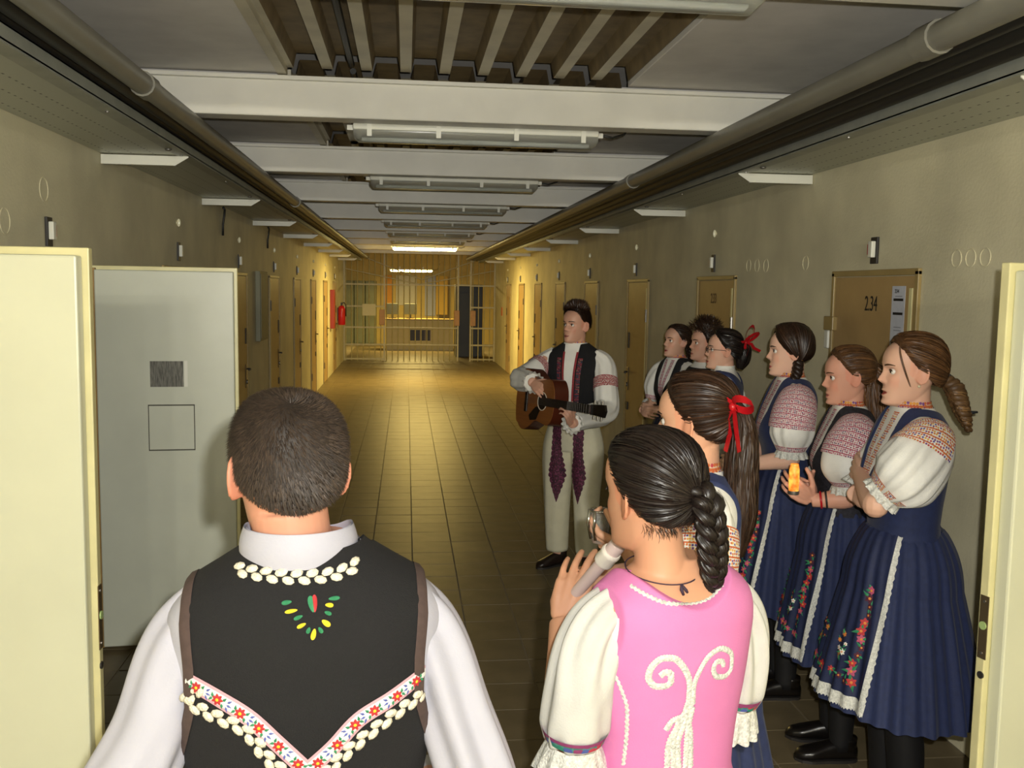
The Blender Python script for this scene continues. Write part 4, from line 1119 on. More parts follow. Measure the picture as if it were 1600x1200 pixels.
# --- B: girl with the glowing candle
B = Person('girl in black bodice holding a glowing orange candle', (1.76, 3.62), 258, .995, head=(0, 6, 0), skin='d8a088', lips='a05048', vox=.0038)
wr = LW(B, 1268, 782, 3.50); w2 = LW(B, 1262, 772, 3.62)
B.arm([(.145, .0, 1.36), (.18, -.03, 1.105), tuple(wr)], (.044, .038, .026), True, LW(B, 1232, 755, 3.48)-wr, (.9, .2, -.4), dict(curl=.55, thumb=.3))
B.arm([(-.145, .0, 1.36), (-.17, -.05, 1.11), tuple(w2)], (.044, .038, .026), False, LW(B, 1236, 756, 3.56)-w2, (-.9, .1, -.2), dict(curl=.5, thumb=.2))
B.legs(); B.body(M_hbrown)
girl_bodice(B, M_blackp); placket(B)
sleeve(B, [(.095, .0, 1.39), (.155, -.01, 1.345), (.185, -.04, 1.24), (.182, -.03, 1.165)], [.05, .085, .098, .058], M_cotton, .006, 4, cuff=(.92, 1.0, M_embP), emb=(.10, .62, -1.1, 1.3), embm=M_embP, ruffle=(.03, .012))
sleeve(B, [(-.095, .0, 1.39), (-.145, .0, 1.34), (-.165, -.02, 1.24), (-.165, -.04, 1.165)], [.045, .058, .064, .052], M_cotton, .006, 5, cuff=(.92, 1.0, M_embP), ruffle=(.03, .012))
S = Skirt(1.055, .42, .125, .265, 28, .010, seed=2); S.build(B, M_navy); apron(B, S, seed=3)
tights(B); [shoe(B, sx*.085, sx*.1) for sx in (-1, 1)]
hm = MB(); hair_cap(hm, 'f', .009); strands_to(hm, 'f', (0, .112, .02), 1300, (.009, .015), .0012)
ho = B.part('hair', B.hmb(hm), M_hbrown)
hb = MB(); pth = [(0, .085, .03), (0, .118, -.03), (0, .112, -.12), (0, .118, -.23), (0, .115, -.33)]; rad = [.040, .060, .060, .055, .035]
Limb(pth, [r*.9 for r in rad], 30).mesh(hb, 24, folds=.003); strand_bundle(hb, pth, rad, 420, .0014, wave=.001); B.part('loose_hair', B.hmb(hb), M_hbrown, ho)
hb = MB(); bow(hb, (.0, .138, .0), (1, 0, 0), (0, .0, 1), .07, .15)
hb.v = [(x, .276-y, z) for x, y, z in hb.v]; B.part('ribbon_bow', B.hmb(hb), M_ribbonr, ho)
bl = MB(); 
for q, mm in ((.035, M_red), (.055, M_dark)):
    e = Vector((.18, -.03, 1.105)); d = (wr-e).normalized(); c = wr-d*q; a = d.orthogonal().normalized(); b = d.cross(a)
    MB().tube([c+(a*math.cos(t)+b*math.sin(t))*.0315 for t in np.linspace(0, 2*math.pi, 20, endpoint=False)], .0045, 6, closed=True).build('bracelet', mm, B.root, smooth=True)
# candle in B's hands
c = px_y(1241, 742, 3.47)
t = thing('candle', 'glowing orange candle in a clear cup held by the girl in black', 'candle', (c.x, c.y, c.z-.075))
MB().lathe([(.0, 0), (.021, 0), (.022, .004), (.022, .014), (.0, .014)], n=18).build('base', M_steel, t, smooth=40)
wax = bpy.data.materials.new('glowing_wax'); wax.use_nodes = True; N = wax.node_tree.nodes; p = N['Principled BSDF']
n_ = N.new('ShaderNodeTexNoise'); n_.inputs['Scale'].default_value = 38; tc_ = N.new('ShaderNodeTexCoord'); wax.node_tree.links.new(tc_.outputs['Object'], n_.inputs['Vector'])
r_ = N.new('ShaderNodeValToRGB'); r_.color_ramp.elements[0].position = .36; r_.color_ramp.elements[1].position = .64; r_.color_ramp.elements[0].color = (.55, .10, .005, 1); r_.color_ramp.elements[1].color = (1, .62, .10, 1)
wax.node_tree.links.new(n_.outputs[0], r_.inputs[0]); wax.node_tree.links.new(r_.outputs[0], p.inputs['Emission Color']); p.inputs['Emission Strength'].default_value = .55; p.inputs['Base Color'].default_value = srgb('c8701a')
MB().lathe([(.0, .014), (.019, .014), (.020, .05), (.0195, .095), (.015, .118), (.009, .110), (.004, .104), (.0, .104)], n=20).build('wax_cup', wax, t, smooth=50)
MB().ball((0, 0, .06), (.009, .009, .020), 10).build('flame', mat('flame_light', 'ffd060', .5, emit=(1, .72, .25, 1), estr=2.5), t, smooth=True)
MB().cyl((0, 0, .085), (0, 0, .112), .002, 6).build('wick', M_dark, t)

# --- D: dark braid over the shoulder
D = Person('girl with a dark braid over her shoulder, before door 2.33', (1.765, 4.22), 262, 1.035, head=(-8, 2, 0), skin='dfb49d', lips='b03040', vox=.004, mouth=.15)
D.arm([(.148, .0, 1.36), (.185, -.03, 1.11), (.09, -.22, 1.06)], (.044, .038, .026), True, (-.6, -.6, 0), (0, -1, .3), dict(curl=.5))
D.arm([(-.148, .0, 1.36), (-.185, -.03, 1.11), (-.05, -.22, 1.05)], (.044, .038, .026), False, (.8, -.4, 0), (0, -1, .3), dict(curl=.5))
D.legs(); D.body(M_hdark)
girl_bodice(D, M_navy); placket(D, w=.04)
sleeve(D, [(.095, .0, 1.39), (.155, -.01, 1.345), (.185, -.03, 1.23), (.182, -.03, 1.15)], [.05, .082, .094, .058], M_cotton, .006, 6, cuff=(.92, 1.0, M_embP), emb=(.14, .66, -1.1, 1.5), embm=M_embP, ruffle=(.03, .012))
sleeve(D, [(-.095, .0, 1.39), (-.145, .0, 1.34), (-.17, -.01, 1.23), (-.175, -.02, 1.15)], [.045, .056, .062, .052], M_cotton, .006, 7, ruffle=(.03, .012))
S = Skirt(1.055, .42, .125, .29, 28, .010, seed=3); S.build(D, M_navy); apron(D, S, seed=4)
tights(D); [shoe(D, sx*.085) for sx in (-1, 1)]
hm = MB(); hair_cap(hm, 'part', .011); 
for sx in (-1, 1):
    rg = np.random.RandomState(11+sx); td = np.array([.80, .35, -.75]) if sx > 0 else np.array([-.35, .95, -.7]); td /= np.linalg.norm(td)
    for k in range(650):
        s0 = rg.uniform(-.05, 1); d0 = azel(np.array(sx*rg.uniform(2, 60)), np.array(90-48*0-s0*44)) if s0 < .9 else azel(np.array(sx*rg.uniform(60, 150)), np.array(rg.uniform(20, 70)))
        om = math.acos(np.clip(d0@td, -.98, .98)); tt = np.linspace(0, 1, 9)[:, None]; d = (np.sin((1-tt)*om)*d0+np.sin(tt*om)*td)/math.sin(om)
        ribbon(hm, skull(d, 1.0, rg.uniform(.012, .018)), .0013)
ho = D.part('hair', D.hmb(hm), M_hdark)
hb = MB(); braid(hb, [(.062, .035, -.05), (.068, .03, -.10), (.075, -.005, -.16), (.085, -.045, -.22), (.085, -.06, -.27)], [.026, .025, .022, .018, .009], 4); D.part('braid', D.hmb(hb), M_hdark, ho)

# --- E: girl with glasses and red bow
E_ = Person('girl with glasses and a red bow in her bun', (1.80, 5.25), 242, .995, head=(18, -2, 0), skin='d8aa92', lips='a03038', vox=.0048, mouth=.3)
E_.arm([(.145, .0, 1.36), (.19, .0, 1.11), (.12, -.18, 1.0)], (.044, .038, .026), True, (-.4, -.8, -.1), (.8, -.3, .4), dict(curl=.5))
E_.arm([(-.145, .0, 1.36), (-.18, -.01, 1.11), (-.08, -.2, 1.02)], (.044, .038, .026), False, (.4, -.8, 0), (-.8, -.3, .4), dict(curl=.5))
E_.legs(); E_.body(M_hblack); girl_bodice(E_, M_navy, strap=.112, collar=False)
P = E_; mb = MB(); V, U = np.meshgrid(np.linspace(1.425, 1.478, 6), np.linspace(0, 2*np.pi, 48, endpoint=False), indexing='ij'); G = P.T.at(np.minimum(V, 1.46), U)*np.array([1.06, 1.06, 1]); G[..., 2] = V; P.part('collar', mb.grid(G, closed_u=True), M_cotton)
for sx in (1, -1):
    sleeve(E_, [(sx*.095, .0, 1.39), (sx*.155, .0, 1.345), (sx*.195, .01, 1.22), (sx*.195, -.01, 1.06), (sx*.15, -.13, 1.02)], [.05, .080, .095, .092, .050], M_cotton, .005, 8, ruffle=(.02, .01))
S = Skirt(1.055, .42, .125, .28, 24, .010, seed=4); S.build(E_, M_navy); apron(E_, S, flowers=False)
tights(E_); [shoe(E_, sx*.085) for sx in (-1, 1)]
hm = MB(); hair_cap(hm, 'f', .010); strands_to(hm, 'f', (0, .115, .0), 700, (.010, .016), .0016)
ho = E_.part('hair', E_.hmb(hm), M_hblack)
hb = MB(); Limb([(0, .10, .03), (0, .128, .0), (0, .122, -.06), (0, .11, -.11)], [.030, .042, .040, .018], 20).mesh(hb, 18, folds=.003); strand_bundle(hb, [(0, .10, .03), (0, .128, .0), (0, .122, -.06), (0, .11, -.11)], [.031, .044, .042, .02], 120, .0018); E_.part('bun', E_.hmb(hb), M_hblack, ho)
hb = MB(); bow(hb, (.01, .140, .050), (0, .25, 1), (1, 0, 0), .105, .12); bow(hb, (.045, .125, .055), (.2, .8, .6), (.5, .0, 1), .09, .10); E_.part('ribbon_bow', E_.hmb(hb), M_ribbonr, ho)
gl = MB()
for sx in (-1, 1):
    gl.tube([(sx*.033+.020*math.cos(a), -.090+.3*abs(sx*.033+.02*math.cos(a)-sx*.033)*0, -.004+.016*math.sin(a)) for a in np.linspace(0, 2*math.pi, 18, endpoint=False)], .0016, 6, closed=True)
    gl.tube([(sx*.053, -.089, .0), (sx*.070, -.07, .001), (sx*.077, .0, .0), (sx*.078, .018, -.006)], .0016, 6)
gl.tube([(-.013, -.092, 0), (0, -.096, .003), (.013, -.092, 0)], .0016, 6); E_.part('glasses', E_.hmb(gl), M_dark)

# --- F: bushy dark hair, mostly hidden behind E
F_ = Person('singer with bushy dark hair, half hidden behind the girl with glasses', (1.88, 5.85), 280, .955, male=True, head=(-6, -2, 0), skin='cfa088', lips='8c403c', vox=.0052, hsize=.97)
for sx in (1, -1): F_.arm([(sx*.18, .0, 1.41), (sx*.22, .0, 1.13), (sx*.2, -.06, .90)], (.05, .042, .03), sx > 0, (0, -.1, -1), (sx, 0, 0), dict(curl=.35))
F_.legs(); F_.body(M_hdark)
F_.part('shirt', MB().grid(F_.T.shell(.85, 1.51, .006, 80, 40), closed_u=True), M_cotton); F_.part('vest', MB().grid(F_.T.shell(.95, 1.47, lambda x, y, z: np.clip((.165-np.abs(x))*1.2, -.008, .012), 110, 60), closed_u=True), M_blackv)
for sx in (1, -1):
    sleeve(F_, [(sx*.12, .0, 1.44), (sx*.19, .0, 1.39), (sx*.222, .0, 1.15), (sx*.205, -.05, .93)], [.055, .068, .06, .045], M_cotton, .004, 9)
    mb = MB(); Limb([(sx*.085, 0, .92), (sx*.09, 0, .5), (sx*.09, .01, .09)], [.10, .075, .06], 20).mesh(mb, 20, folds=.003); F_.part('trouser_leg', mb, M_felt); shoe(F_, sx*.09, 0, M_bootbr)
rgF = np.random.RandomState(4)
hm = MB(); hair_cap(hm, 'm', .020, lambda a, e: .030*sstep(35, 70, e), bumps=.004)
for k in range(900):
    az = rgF.uniform(-180, 180); el = rgF.uniform(25, 88); d = azel(np.array(az), np.array(el)); p0 = skull(d, 1, .02+.028*float(sstep(35, 70, el))); q = d+rgF.uniform(-.9, .9, 3); tt = np.linspace(0, 1, 5)[:, None]
    ribbon(hm, p0+q*tt*.022+rgF.uniform(-.006, .006, 3)*np.sin(tt*5), .0018)
F_.part('hair', F_.hmb(hm), M_hdark)

# --- G: farthest girl
G_ = Person('farthest girl in a dark vest with folded hands', (1.87, 6.45), 292, .985, head=(-4, -4, 0), skin='cda088', lips='7e2430', vox=.0052, mouth=.35)
G_.arm([(.145, .0, 1.36), (.20, -.02, 1.10), (.06, -.24, 1.10)], (.044, .038, .026), True, (-1, -.2, 0), (0, -1, .2), dict(curl=.5))
G_.arm([(-.145, .0, 1.36), (-.22, -.04, 1.10), (-.05, -.25, 1.08)], (.044, .038, .026), False, (1, -.2, 0), (0, -1, .2), dict(curl=.5))
G_.legs(); G_.body(M_hdark); girl_bodice(G_, mat('black_cloth', '16161a', .8)); placket(G_)
for sx in (1, -1): sleeve(G_, [(sx*.095, .0, 1.39), (sx*.155, .0, 1.34), (sx*.205, -.01, 1.22), (sx*.205, -.03, 1.13)], [.05, .080, .092, .060], M_cotton, .006, 10, cuff=(.92, 1.0, M_embP), ruffle=(.03, .018))
S = Skirt(1.055, .42, .125, .28, 24, .010, seed=5); S.build(G_, M_navy); tights(G_); [shoe(G_, sx*.085) for sx in (-1, 1)]
hm = MB(); hair_cap(hm, 'f', .009); strands_to(hm, 'f', (0, .112, -.02), 600, (.009, .014), .0016); ho = G_.part('hair', G_.hmb(hm), M_hdark)
hb = MB(); braid(hb, [(0, .11, -.03), (.02, .12, -.09), (.05, .09, -.17), (.06, .04, -.24)], [.022, .024, .02, .01], 4); G_.part('braid', G_.hmb(hb), M_hdark, ho)
# ================================================================== C: long ponytail with a red bow
C = Person('girl with long brown ponytail and red bow, seen from behind', (.712, 2.26), 262, 1.0, head=(-30, 2, 0), skin='dba888', lips='a5453f', vox=.0038)
cw = LW(C, 985, 862, 2.36)
C.arm([(.145, .0, 1.36), (.18, -.06, 1.12), tuple(cw)], (.044, .038, .026), True, LW(C, 930, 838, 2.40)-cw, (.5, .0, -.6), dict(curl=.62, thumb=.5))
C.arm([(-.145, .0, 1.36), (-.19, -.06, 1.12), (-.08, -.25, 1.14)], (.044, .038, .026), False, (.8, -.5, .1), (0, -1, .3), dict(curl=.5))
C.legs(); C.body(M_hdark); girl_bodice(C, M_navy, strap=.112, inner=.055, backz=1.395)
sleeve(C, [(.095, .0, 1.39), (.155, .0, 1.345), (.188, -.01, 1.24), (.185, -.04, 1.12)], [.045, .066, .074, .056], M_cotton, .005, 11, cuff=(.94, 1.0, M_embO), emb=(.30, .74, -2.4, 1.4), embm=M_embO, ruffle=(.03, .012))
sleeve(C, [(-.095, .0, 1.39), (-.155, .0, 1.345), (-.188, -.01, 1.24), (-.19, -.04, 1.12)], [.045, .066, .074, .056], M_cotton, .005, 12, emb=(.30, .74, .6, 4.4), embm=M_embO, ruffle=(.03, .012))
S = Skirt(1.055, .44, .125, .28, 28, .010, seed=6); S.build(C, M_navy); apron(C, S, seed=7); tights(C); [shoe(C, sx*.085) for sx in (-1, 1)]
hm = MB(); hair_cap(hm, 'f', .010); strands_to(hm, 'f', (0, .118, .035), 2000, (.010, .017), .0011, seed=8); ho = C.part('hair', C.hmb(hm), M_hdark)
hb = MB(); pth = [(0, .095, .038), (.0, .124, .028), (.0, .134, -.02), (.0, .130, -.11), (.0, .128, -.22), (.0, .118, -.34)]; rad = [.020, .022, .034, .042, .042, .018]
Limb(pth, [r*.88 for r in rad], 40).mesh(hb, 26, folds=.003, fk=12); strand_bundle(hb, pth, rad, 650, .0012, wave=.0015, seed=9); C.part('ponytail', C.hmb(hb), hair_mat('hair_tail_brown', '1e130c', '3a271a', .36), ho)
hb = MB(); bow(hb, (.045, .128, .046), (.55, .80, .1), (.0, 0, 1), .062, .11); C.part('ribbon_bow', C.hmb(hb), M_ribbonr, ho)
# glass jar with wire handle in her hand
c = px_y(938, 818, 2.40)
t = thing('glass_jar', 'small clear glass with silver rim held in front of the ponytail girl', 'glass', (c.x, c.y, c.z-.05), 0)
MB().lathe([(.0, .0), (.020, .0), (.022, .01), (.026, .085), (.0245, .085), (.020, .012), (.0, .010)], n=20).build('glass', M_glass, t, smooth=40)
MB().tube([(.026*math.cos(a), .026*math.sin(a), .085) for a in np.linspace(0, 2*math.pi, 22, endpoint=False)], .003, 6, closed=True).build('rim', mat('silver', 'c9ccc8', .12, metal=1), t, smooth=True)
for k in range(3):
    a = 2.2+k*.9; MB().tube([(.024*math.cos(a), .024*math.sin(a), .01), (.032*math.cos(a), .032*math.sin(a), .05), (.029*math.cos(a), .029*math.sin(a), .088)], .004, 8).build('silver_strap', MATS['silver'], t, smooth=True)

# ================================================================== P: pink bodice, recorder
P = Person('girl in pink bodice with black braid playing a recorder', (.482, 1.66), 200, .963, head=(11, 3, 0), hoff=(.050, .0, .014), skin='cc9878', lips='b05050', vox=.0036)
w1 = LW(P, 930, 950, 1.98); w2 = LW(P, 990, 980, 1.90)
P.arm([(.145, .0, 1.36), (.175, -.09, 1.10), tuple(LW(P, 878, 972, 1.86))], (.045, .039, .027), True, LW(P, 900, 905, 1.89)-LW(P, 878, 972, 1.86), (.7, .7, .1), dict(curl=.28, thumb=.5))
P.arm([(-.145, .0, 1.36), (-.20, -.05, 1.10), (-.06, -.27, 1.10)], (.045, .039, .027), False, (.6, -.6, .4), (-.5, -.7, .3), dict(curl=.5))
P.legs(); P.body(M_hblack)
T = P.T
def offp(x, y, z):
    ax = np.abs(x); xa = np.interp(z, [1.0, 1.20, 1.26, 1.32, 1.40], [.4, .4, .168, .150, .146])
    vb = np.interp(z, [1.352, 1.372, 1.39, 1.41, 1.44], [-.3, .0, .055, .078, .092]); vf = np.interp(z, [1.26, 1.28, 1.40], [-.3, .0, .09])
    sd = np.where(y > 0, np.minimum(xa-ax, 1.388+(x/.092)**2*.045-z), np.minimum(xa-ax, ax-vf)); return np.clip(sd*1.1, -.011, .011)
bl = P.part('blouse', MB().grid(T.shell(1.02, 1.37, .002, 100, 50), closed_u=True), M_cotton)
pk = P.part('bodice', MB().grid(T.shell(.99, 1.445, offp, 220, 130), closed_u=True), M_pink)
pep = Skirt(1.0, .90, .142, .185, 12, .006); V, U = np.meshgrid(np.linspace(0, 1, 12), np.linspace(0, 2*np.pi, 90, endpoint=False), indexing='ij'); P.part('peplum', MB().grid(pep.P(V, U, .006), closed_u=True), M_pink, pk)
sleeve(P, [(.10, .0, 1.385), (.158, .0, 1.335), (.188, .0, 1.245), (.198, -.005, 1.165), (.198, -.01, 1.125)], [.040, .053, .060, .060, .048], M_cottonp, .010, 13, cuff=(.90, .97, M_embT), ruffle=(.062, .022), fk=8)
sleeve(P, [(-.10, .0, 1.385), (-.155, .0, 1.335), (-.185, -.01, 1.24), (-.190, -.02, 1.165), (-.188, -.03, 1.125)], [.038, .048, .054, .054, .045], M_cottonp, .009, 14, cuff=(.90, .97, M_embT), ruffle=(.058, .02), fk=8)
S = Skirt(1.02, .44, .135, .29, 28, .010, seed=8); S.build(P, M_navy); apron(P, S, seed=9); tights(P); [shoe(P, sx*.085) for sx in (-1, 1)]
bv = P.bvh(pk)
lc = MB()
band(lc, P.hits(bv, [(985, 915), (1010, 930), (1040, 942), (1075, 944), (1108, 935), (1128, 915)], 44), .0035, .003, zig=.0012); P.part('neckline_zigzag', lc, M_lace, pk); lc = MB()
band(lc, P.hits(bv, [(960, 1052), (972, 1080), (980, 1110), (979, 1150), (974, 1195)], 40), .0035, .003, zig=.0012)
P.part('side_zigzag', lc, M_lace, pk)
def spiral(cx, cy, r0, r1, a0, a1, n): return [(cx+(r0+(r1-r0)*k)*math.cos(a0+(a1-a0)*k), cy+(r0+(r1-r0)*k)*math.sin(a0+(a1-a0)*k)) for k in np.linspace(0, 1, n)]
cu = MB()
left = [(1075, 1100), (1077, 1070), (1068, 1043), (1050, 1028)]+[(1033, 1029), (1018, 1042), (1013, 1058), (1022, 1071), (1036, 1072), (1048, 1064), (1048, 1053), (1040, 1050), (1031, 1056)]
right = [(1082, 1100), (1084, 1070), (1094, 1045), (1110, 1022)]+[(1127, 1013), (1141, 1020), (1142, 1040), (1132, 1056), (1120, 1057), (1114, 1046), (1119, 1034), (1127, 1033), (1130, 1040)]
band(cu, P.hits(bv, left, 110), .0062, .005, zig=.0006); band(cu, P.hits(bv, right, 110), .0055, .005, zig=.0006)
for a in ([(1074, 1098), (1066, 1118), (1050, 1126), (1040, 1140)], [(1076, 1100), (1068, 1130), (1058, 1165), (1060, 1200)], [(1080, 1100), (1062, 1128), (1045, 1160), (1042, 1198)], [(1082, 1102), (1074, 1140), (1070, 1198)], [(1070, 1112), (1078, 1150), (1078, 1198)], [(1060, 1125), (1052, 1160), (1052, 1200)]):
    band(cu, P.hits(bv, a, 40), .0060, .006, zig=.0012)
P.part('white_applique', cu, M_lace, pk)
# pink sash tails
sa = MB(); band(sa, [(Vector((-.12, .10, 1.0))+Vector((-.05*t, .03*math.sin(t*2.5)+.05*t, -.28*t)), Vector((-.3, 1, 0)).normalized()) for t in np.linspace(0, 1, 20)], .022, .002); band(sa, [(Vector((-.10, .11, 1.0))+Vector((.00*t, .05*t, -.25*t)), Vector((-.1, 1, 0)).normalized()) for t in np.linspace(0, 1, 16)], .018, .002); P.part('sash_tails', sa, M_pink, pk)
hm = MB(); hair_cap(hm, 'f', .011); strands_to(hm, 'f', (-.012, .128, .0), 2600, (.011, .016), .0010, seed=12)
rg = np.random.RandomState(5)
for k in range(160):     # short wisps on the nape
    d = azel(np.array(rg.uniform(120, 240)), np.array(rg.uniform(-56, -42))); p0 = skull(d, 1, .002); tt = np.linspace(0, 1, 6)[:, None]
    ribbon(hm, p0+np.array([rg.uniform(-.012, .012), .006, -rg.uniform(.008, .026)])*tt+np.array([0, .004, 0])*np.sin(3*tt), .0004)
ho = P.part('hair', P.hmb(hm), M_hblack)
hb = MB(); braid(hb, [(-.008, .100, .020), (-.016, .132, .002), (-.030, .134, -.050), (-.050, .122, -.110), (-.072, .105, -.165), (-.085, .09, -.195)], [.018, .024, .024, .023, .020, .010], 3.0, 120); bo_ = P.part('braid', P.hmb(hb), M_hblack, ho)
# cord necklace
L = Limb([(0, .012, 1.40), (0, .012, 1.47)], [.060, .060], 6)
pts = [(.03+.067*math.sin(a), .012-.064*math.cos(a)*1.05, 1.436+.010*math.cos(a)) for a in np.linspace(0, 2*math.pi, 40, endpoint=False)]
nk = MB().tube(pts, .0013, 6, closed=True); nk.tube([(.032, .079, 1.426), (.034, .083, 1.417), (.03, .084, 1.407)], [.002, .0035, .0025], 6); nk.tube([(.032, .079, 1.426), (.024, .083, 1.415), (.021, .084, 1.410)], [.002, .003, .002], 6); P.part('cord_necklace', nk, mat('cord_violet', '3a2a3c', .7))
# recorder
a = px_y(982, 832, 1.76); b = px_y(930, 892, 1.83); dr = (b-a).normalized(); tip = a
t = thing('recorder', 'pale plastic recorder held at her mouth by the pink girl', 'recorder', tuple(tip))
q = Vector((0, 0, 1)).rotation_difference(dr).to_matrix()
M_rec = mat('recorder_pinkwhite', 'cdb9b4', .3, .03, 20); M_ivory = mat('recorder_ivory', 'e2dcd0', .28)
MB().lathe([(.0, .012), (.0125, .0), (.0165, .004), (.0165, .062), (.0, .062)], n=22, M=q).build('head_joint', M_rec, t, smooth=35)
MB().lathe([(.0, -.001), (.0155, -.0005), (.0168, .003), (.0168, .006), (.0, .006)], n=22, M=q).build('beak_rim', M_ivory, t, smooth=35)
MB().lathe([(.0, .060), (.0185, .060), (.0205, .064), (.0205, .070), (.0192, .074), (.0205, .092), (.0192, .097), (.0, .097)], n=22, M=q).build('ring_joint', M_ivory, t, smooth=35)
MB().lathe([(.0, .096), (.0135, .096), (.0125, .23), (.0, .23)], n=22, M=q).build('middle_joint', M_rec, t, smooth=35)
MB().lathe([(.0, .228), (.0165, .228), (.0150, .27), (.0175, .285), (.0, .285)], n=22, M=q).build('foot_joint', M_ivory, t, smooth=35)

# ================================================================== M: man with black vest, seen from behind
Mn = Person('man in black embroidered vest and white shirt, seen from behind', (-.145, 1.42), 184, .99, male=True, head=(15, 2, -2), skin='c89076', lips='a5584f', vox=.0038, hoff=(.032, 0, -.006))
Mn.arm([(.165, .0, 1.36), (.272, .055, 1.12), (.20, -.20, 1.02)], (.036, .040, .031), True, (-.5, -.8, .1), (.4, -.4, .8), dict(curl=.5))
Mn.arm([(-.165, .0, 1.36), (-.254, .055, 1.12), (-.20, -.20, 1.02)], (.036, .040, .031), False, (.5, -.8, .1), (-.4, -.4, .8), dict(curl=.5))
Mn.legs(); Mn.body(M_hcrop)
T = Mn.T
sh = Mn.part('shirt', MB().grid(T.shell(.88, 1.515, .005, 100, 50), closed_u=True), M_shirt)
V, U = np.meshgrid(np.linspace(0, 1, 12), np.linspace(0, 2*np.pi, 90), indexing='ij')
gap = sstep(.0, .35, np.minimum(U, 2*np.pi-U)); zc = 1.497+.050*V*(.75+.25*gap)-.012*np.cos(U)*V*0+.010*np.cos(U+np.pi)*(1-V)*0
r = .0740+.004*np.sin(V*np.pi)-.004*V
Mn.part('shirt_collar', MB().grid(np.stack([.012+r*1.14*np.sin(U), .013-r*np.cos(U)*(1.0), zc-.020*sstep(.2, 1, np.cos(U))], -1)).grid(np.stack([.012+(r-.003)*1.14*np.sin(U), .013-(r-.003)*np.cos(U), zc-.020*sstep(.2, 1, np.cos(U))], -1)), M_shirt, sh)
def offv(x, y, z):
    ax = np.abs(x); xa = np.interp(z, [.9, 1.18, 1.24, 1.30, 1.36, 1.45], [.5, .5, .186, .172, .172, .180])
    vf = np.interp(z, [1.10, 1.12, 1.50], [-.3, .0, .08]); vb = np.interp(z, [1.54, 1.55, 1.56], [-.3, .0, .12])
    sd = np.minimum(xa-ax, ax-np.where(y > 0, vb, vf)); return np.clip(sd*1.1, -.011, .013)
vs = Mn.part('vest', MB().grid(T.shell(.93, 1.516, offv, 220, 140), closed_u=True), M_blackv)
for sx in (1, -1):
    sleeve(Mn, [(sx*.13, .0, 1.435), (sx*.178, .004, 1.375), (sx*.222, .03, 1.25), (sx*(.285 if sx > 0 else .262), .055, 1.11), (sx*.245, -.08, 1.06), (sx*.20, -.19, 1.02)], [.040, .052, .056, .062, .056, .040], M_shirt, .009, 15+sx, fk=6, n=70)
bv = Mn.bvh(vs)
# armhole piping
for sx in (1, -1):
    pp = MB(); PN = []
    lb = BVHTree.FromPolygons([v.co.copy() for v in vs.data.vertices], [tuple(p.vertices) for p in vs.data.polygons])
    for z in np.linspace(1.20, 1.425, 26):
        xa = float(np.interp(z, [.9, 1.18, 1.24, 1.30, 1.36, 1.45], [.5, .2, .186, .172, .172, .180]))-.010
        h, n_, i_, d_ = lb.ray_cast(Vector((sx*xa, .6, z)), Vector((0, -1, 0)))
        if h: PN.append((h, n_ if n_.y > 0 else -n_))
    for yv in np.linspace(.055, -.06, 12):
        h, n_, i_, d_ = lb.ray_cast(Vector((sx*.168, yv, 2)), Vector((0, 0, -1)))
        if h: PN.append((h, n_ if n_.z > 0 else -n_))
    band(pp, PN, .0095, .0035); Mn.part('armhole_piping', pp, M_brownt, vs)
# flowered ribbon in a V
rb = MB(); fb = MB()
for side, px in ((0, [(292, 1062), (340, 1090), (390, 1122), (430, 1158), (484, 1208)]), (1, [(664, 1050), (610, 1092), (560, 1125), (520, 1168), (478, 1206)])):
    PN = Mn.hits(bv, px, 60); band(rb, PN, .0125, .0030, 0); band(rb, PN, .0105, .0036, 1)
    for k in range(6):
        i = int(5+k*9.6); p, n_ = PN[min(i, 59)]; t_ = (PN[min(i+1, 59)][0]-PN[i-1][0]).normalized(); s_ = t_.cross(n_)
        ff = MB(); flower(ff, p, n_, .0092, 7, 0, 1, off=.0045); Mn.part('ribbon_flower', ff, [M_er, M_ey], vs, smooth=False, fixn=True)
        j = min(i+4, 59); p2 = PN[j][0]
        for q_ in (-1, 0, 1): leaf(fb, p2+s_*.003*q_, n_, t_*.6+s_*q_*.7, .009, .0018, 3, .0046)
        for q_ in (-1, 1): leaf(fb, p+t_*.008+s_*.002*q_, n_, t_*.5+s_*q_, .008, .0022, 2, .0046); leaf(fb, p-t_*.008, n_, -t_*.5+s_*q_, .008, .0022, 2, .0046)
ro = Mn.part('flower_ribbon', rb, [mat('ribbon_edge', 'c79aa4', .6), mat('ribbon_ground', 'dcdcd8', .6)], vs)
Mn.part('ribbon_leaves', fb, [M_er, M_ey, M_eg, M_eb], ro, smooth=False, fixn=True, kind='stuff')
# scalloped cream braids
def scallop(PN, name, step=.0118, sz=(.0105, .0066, .0032)):
    d = [0]
    for i in range(1, len(PN)): d.append(d[-1]+(PN[i][0]-PN[i-1][0]).length)
    d = np.array(d); cnt = int(d[-1]/step)
    for k in range(cnt):
        s0 = (k+.5)*step; i = int(np.clip(np.searchsorted(d, s0), 1, len(PN)-1)); f = (s0-d[i-1])/max(1e-6, d[i]-d[i-1])
        p = PN[i-1][0].lerp(PN[i][0], f); n_ = PN[i][1]; t_ = (PN[i][0]-PN[i-1][0]).normalized(); s_ = t_.cross(n_).normalized()
        Mx = Matrix((t_, s_, n_)).transposed()
        Mx = Mx @ Matrix.Rotation(.28 if k % 2 else -.28, 3, 'Z')
        mb = MB().ball(p+s_*(.0052 if k % 2 else -.0052)+n_*.002, sz, 8, M=Mx); Mn.part(name, mb, M_trim, vs)
scallop(Mn.hits(bv, [(282, 1092), (330, 1115), (385, 1142), (420, 1185), (450, 1212)], 50), 'braid_scallop')
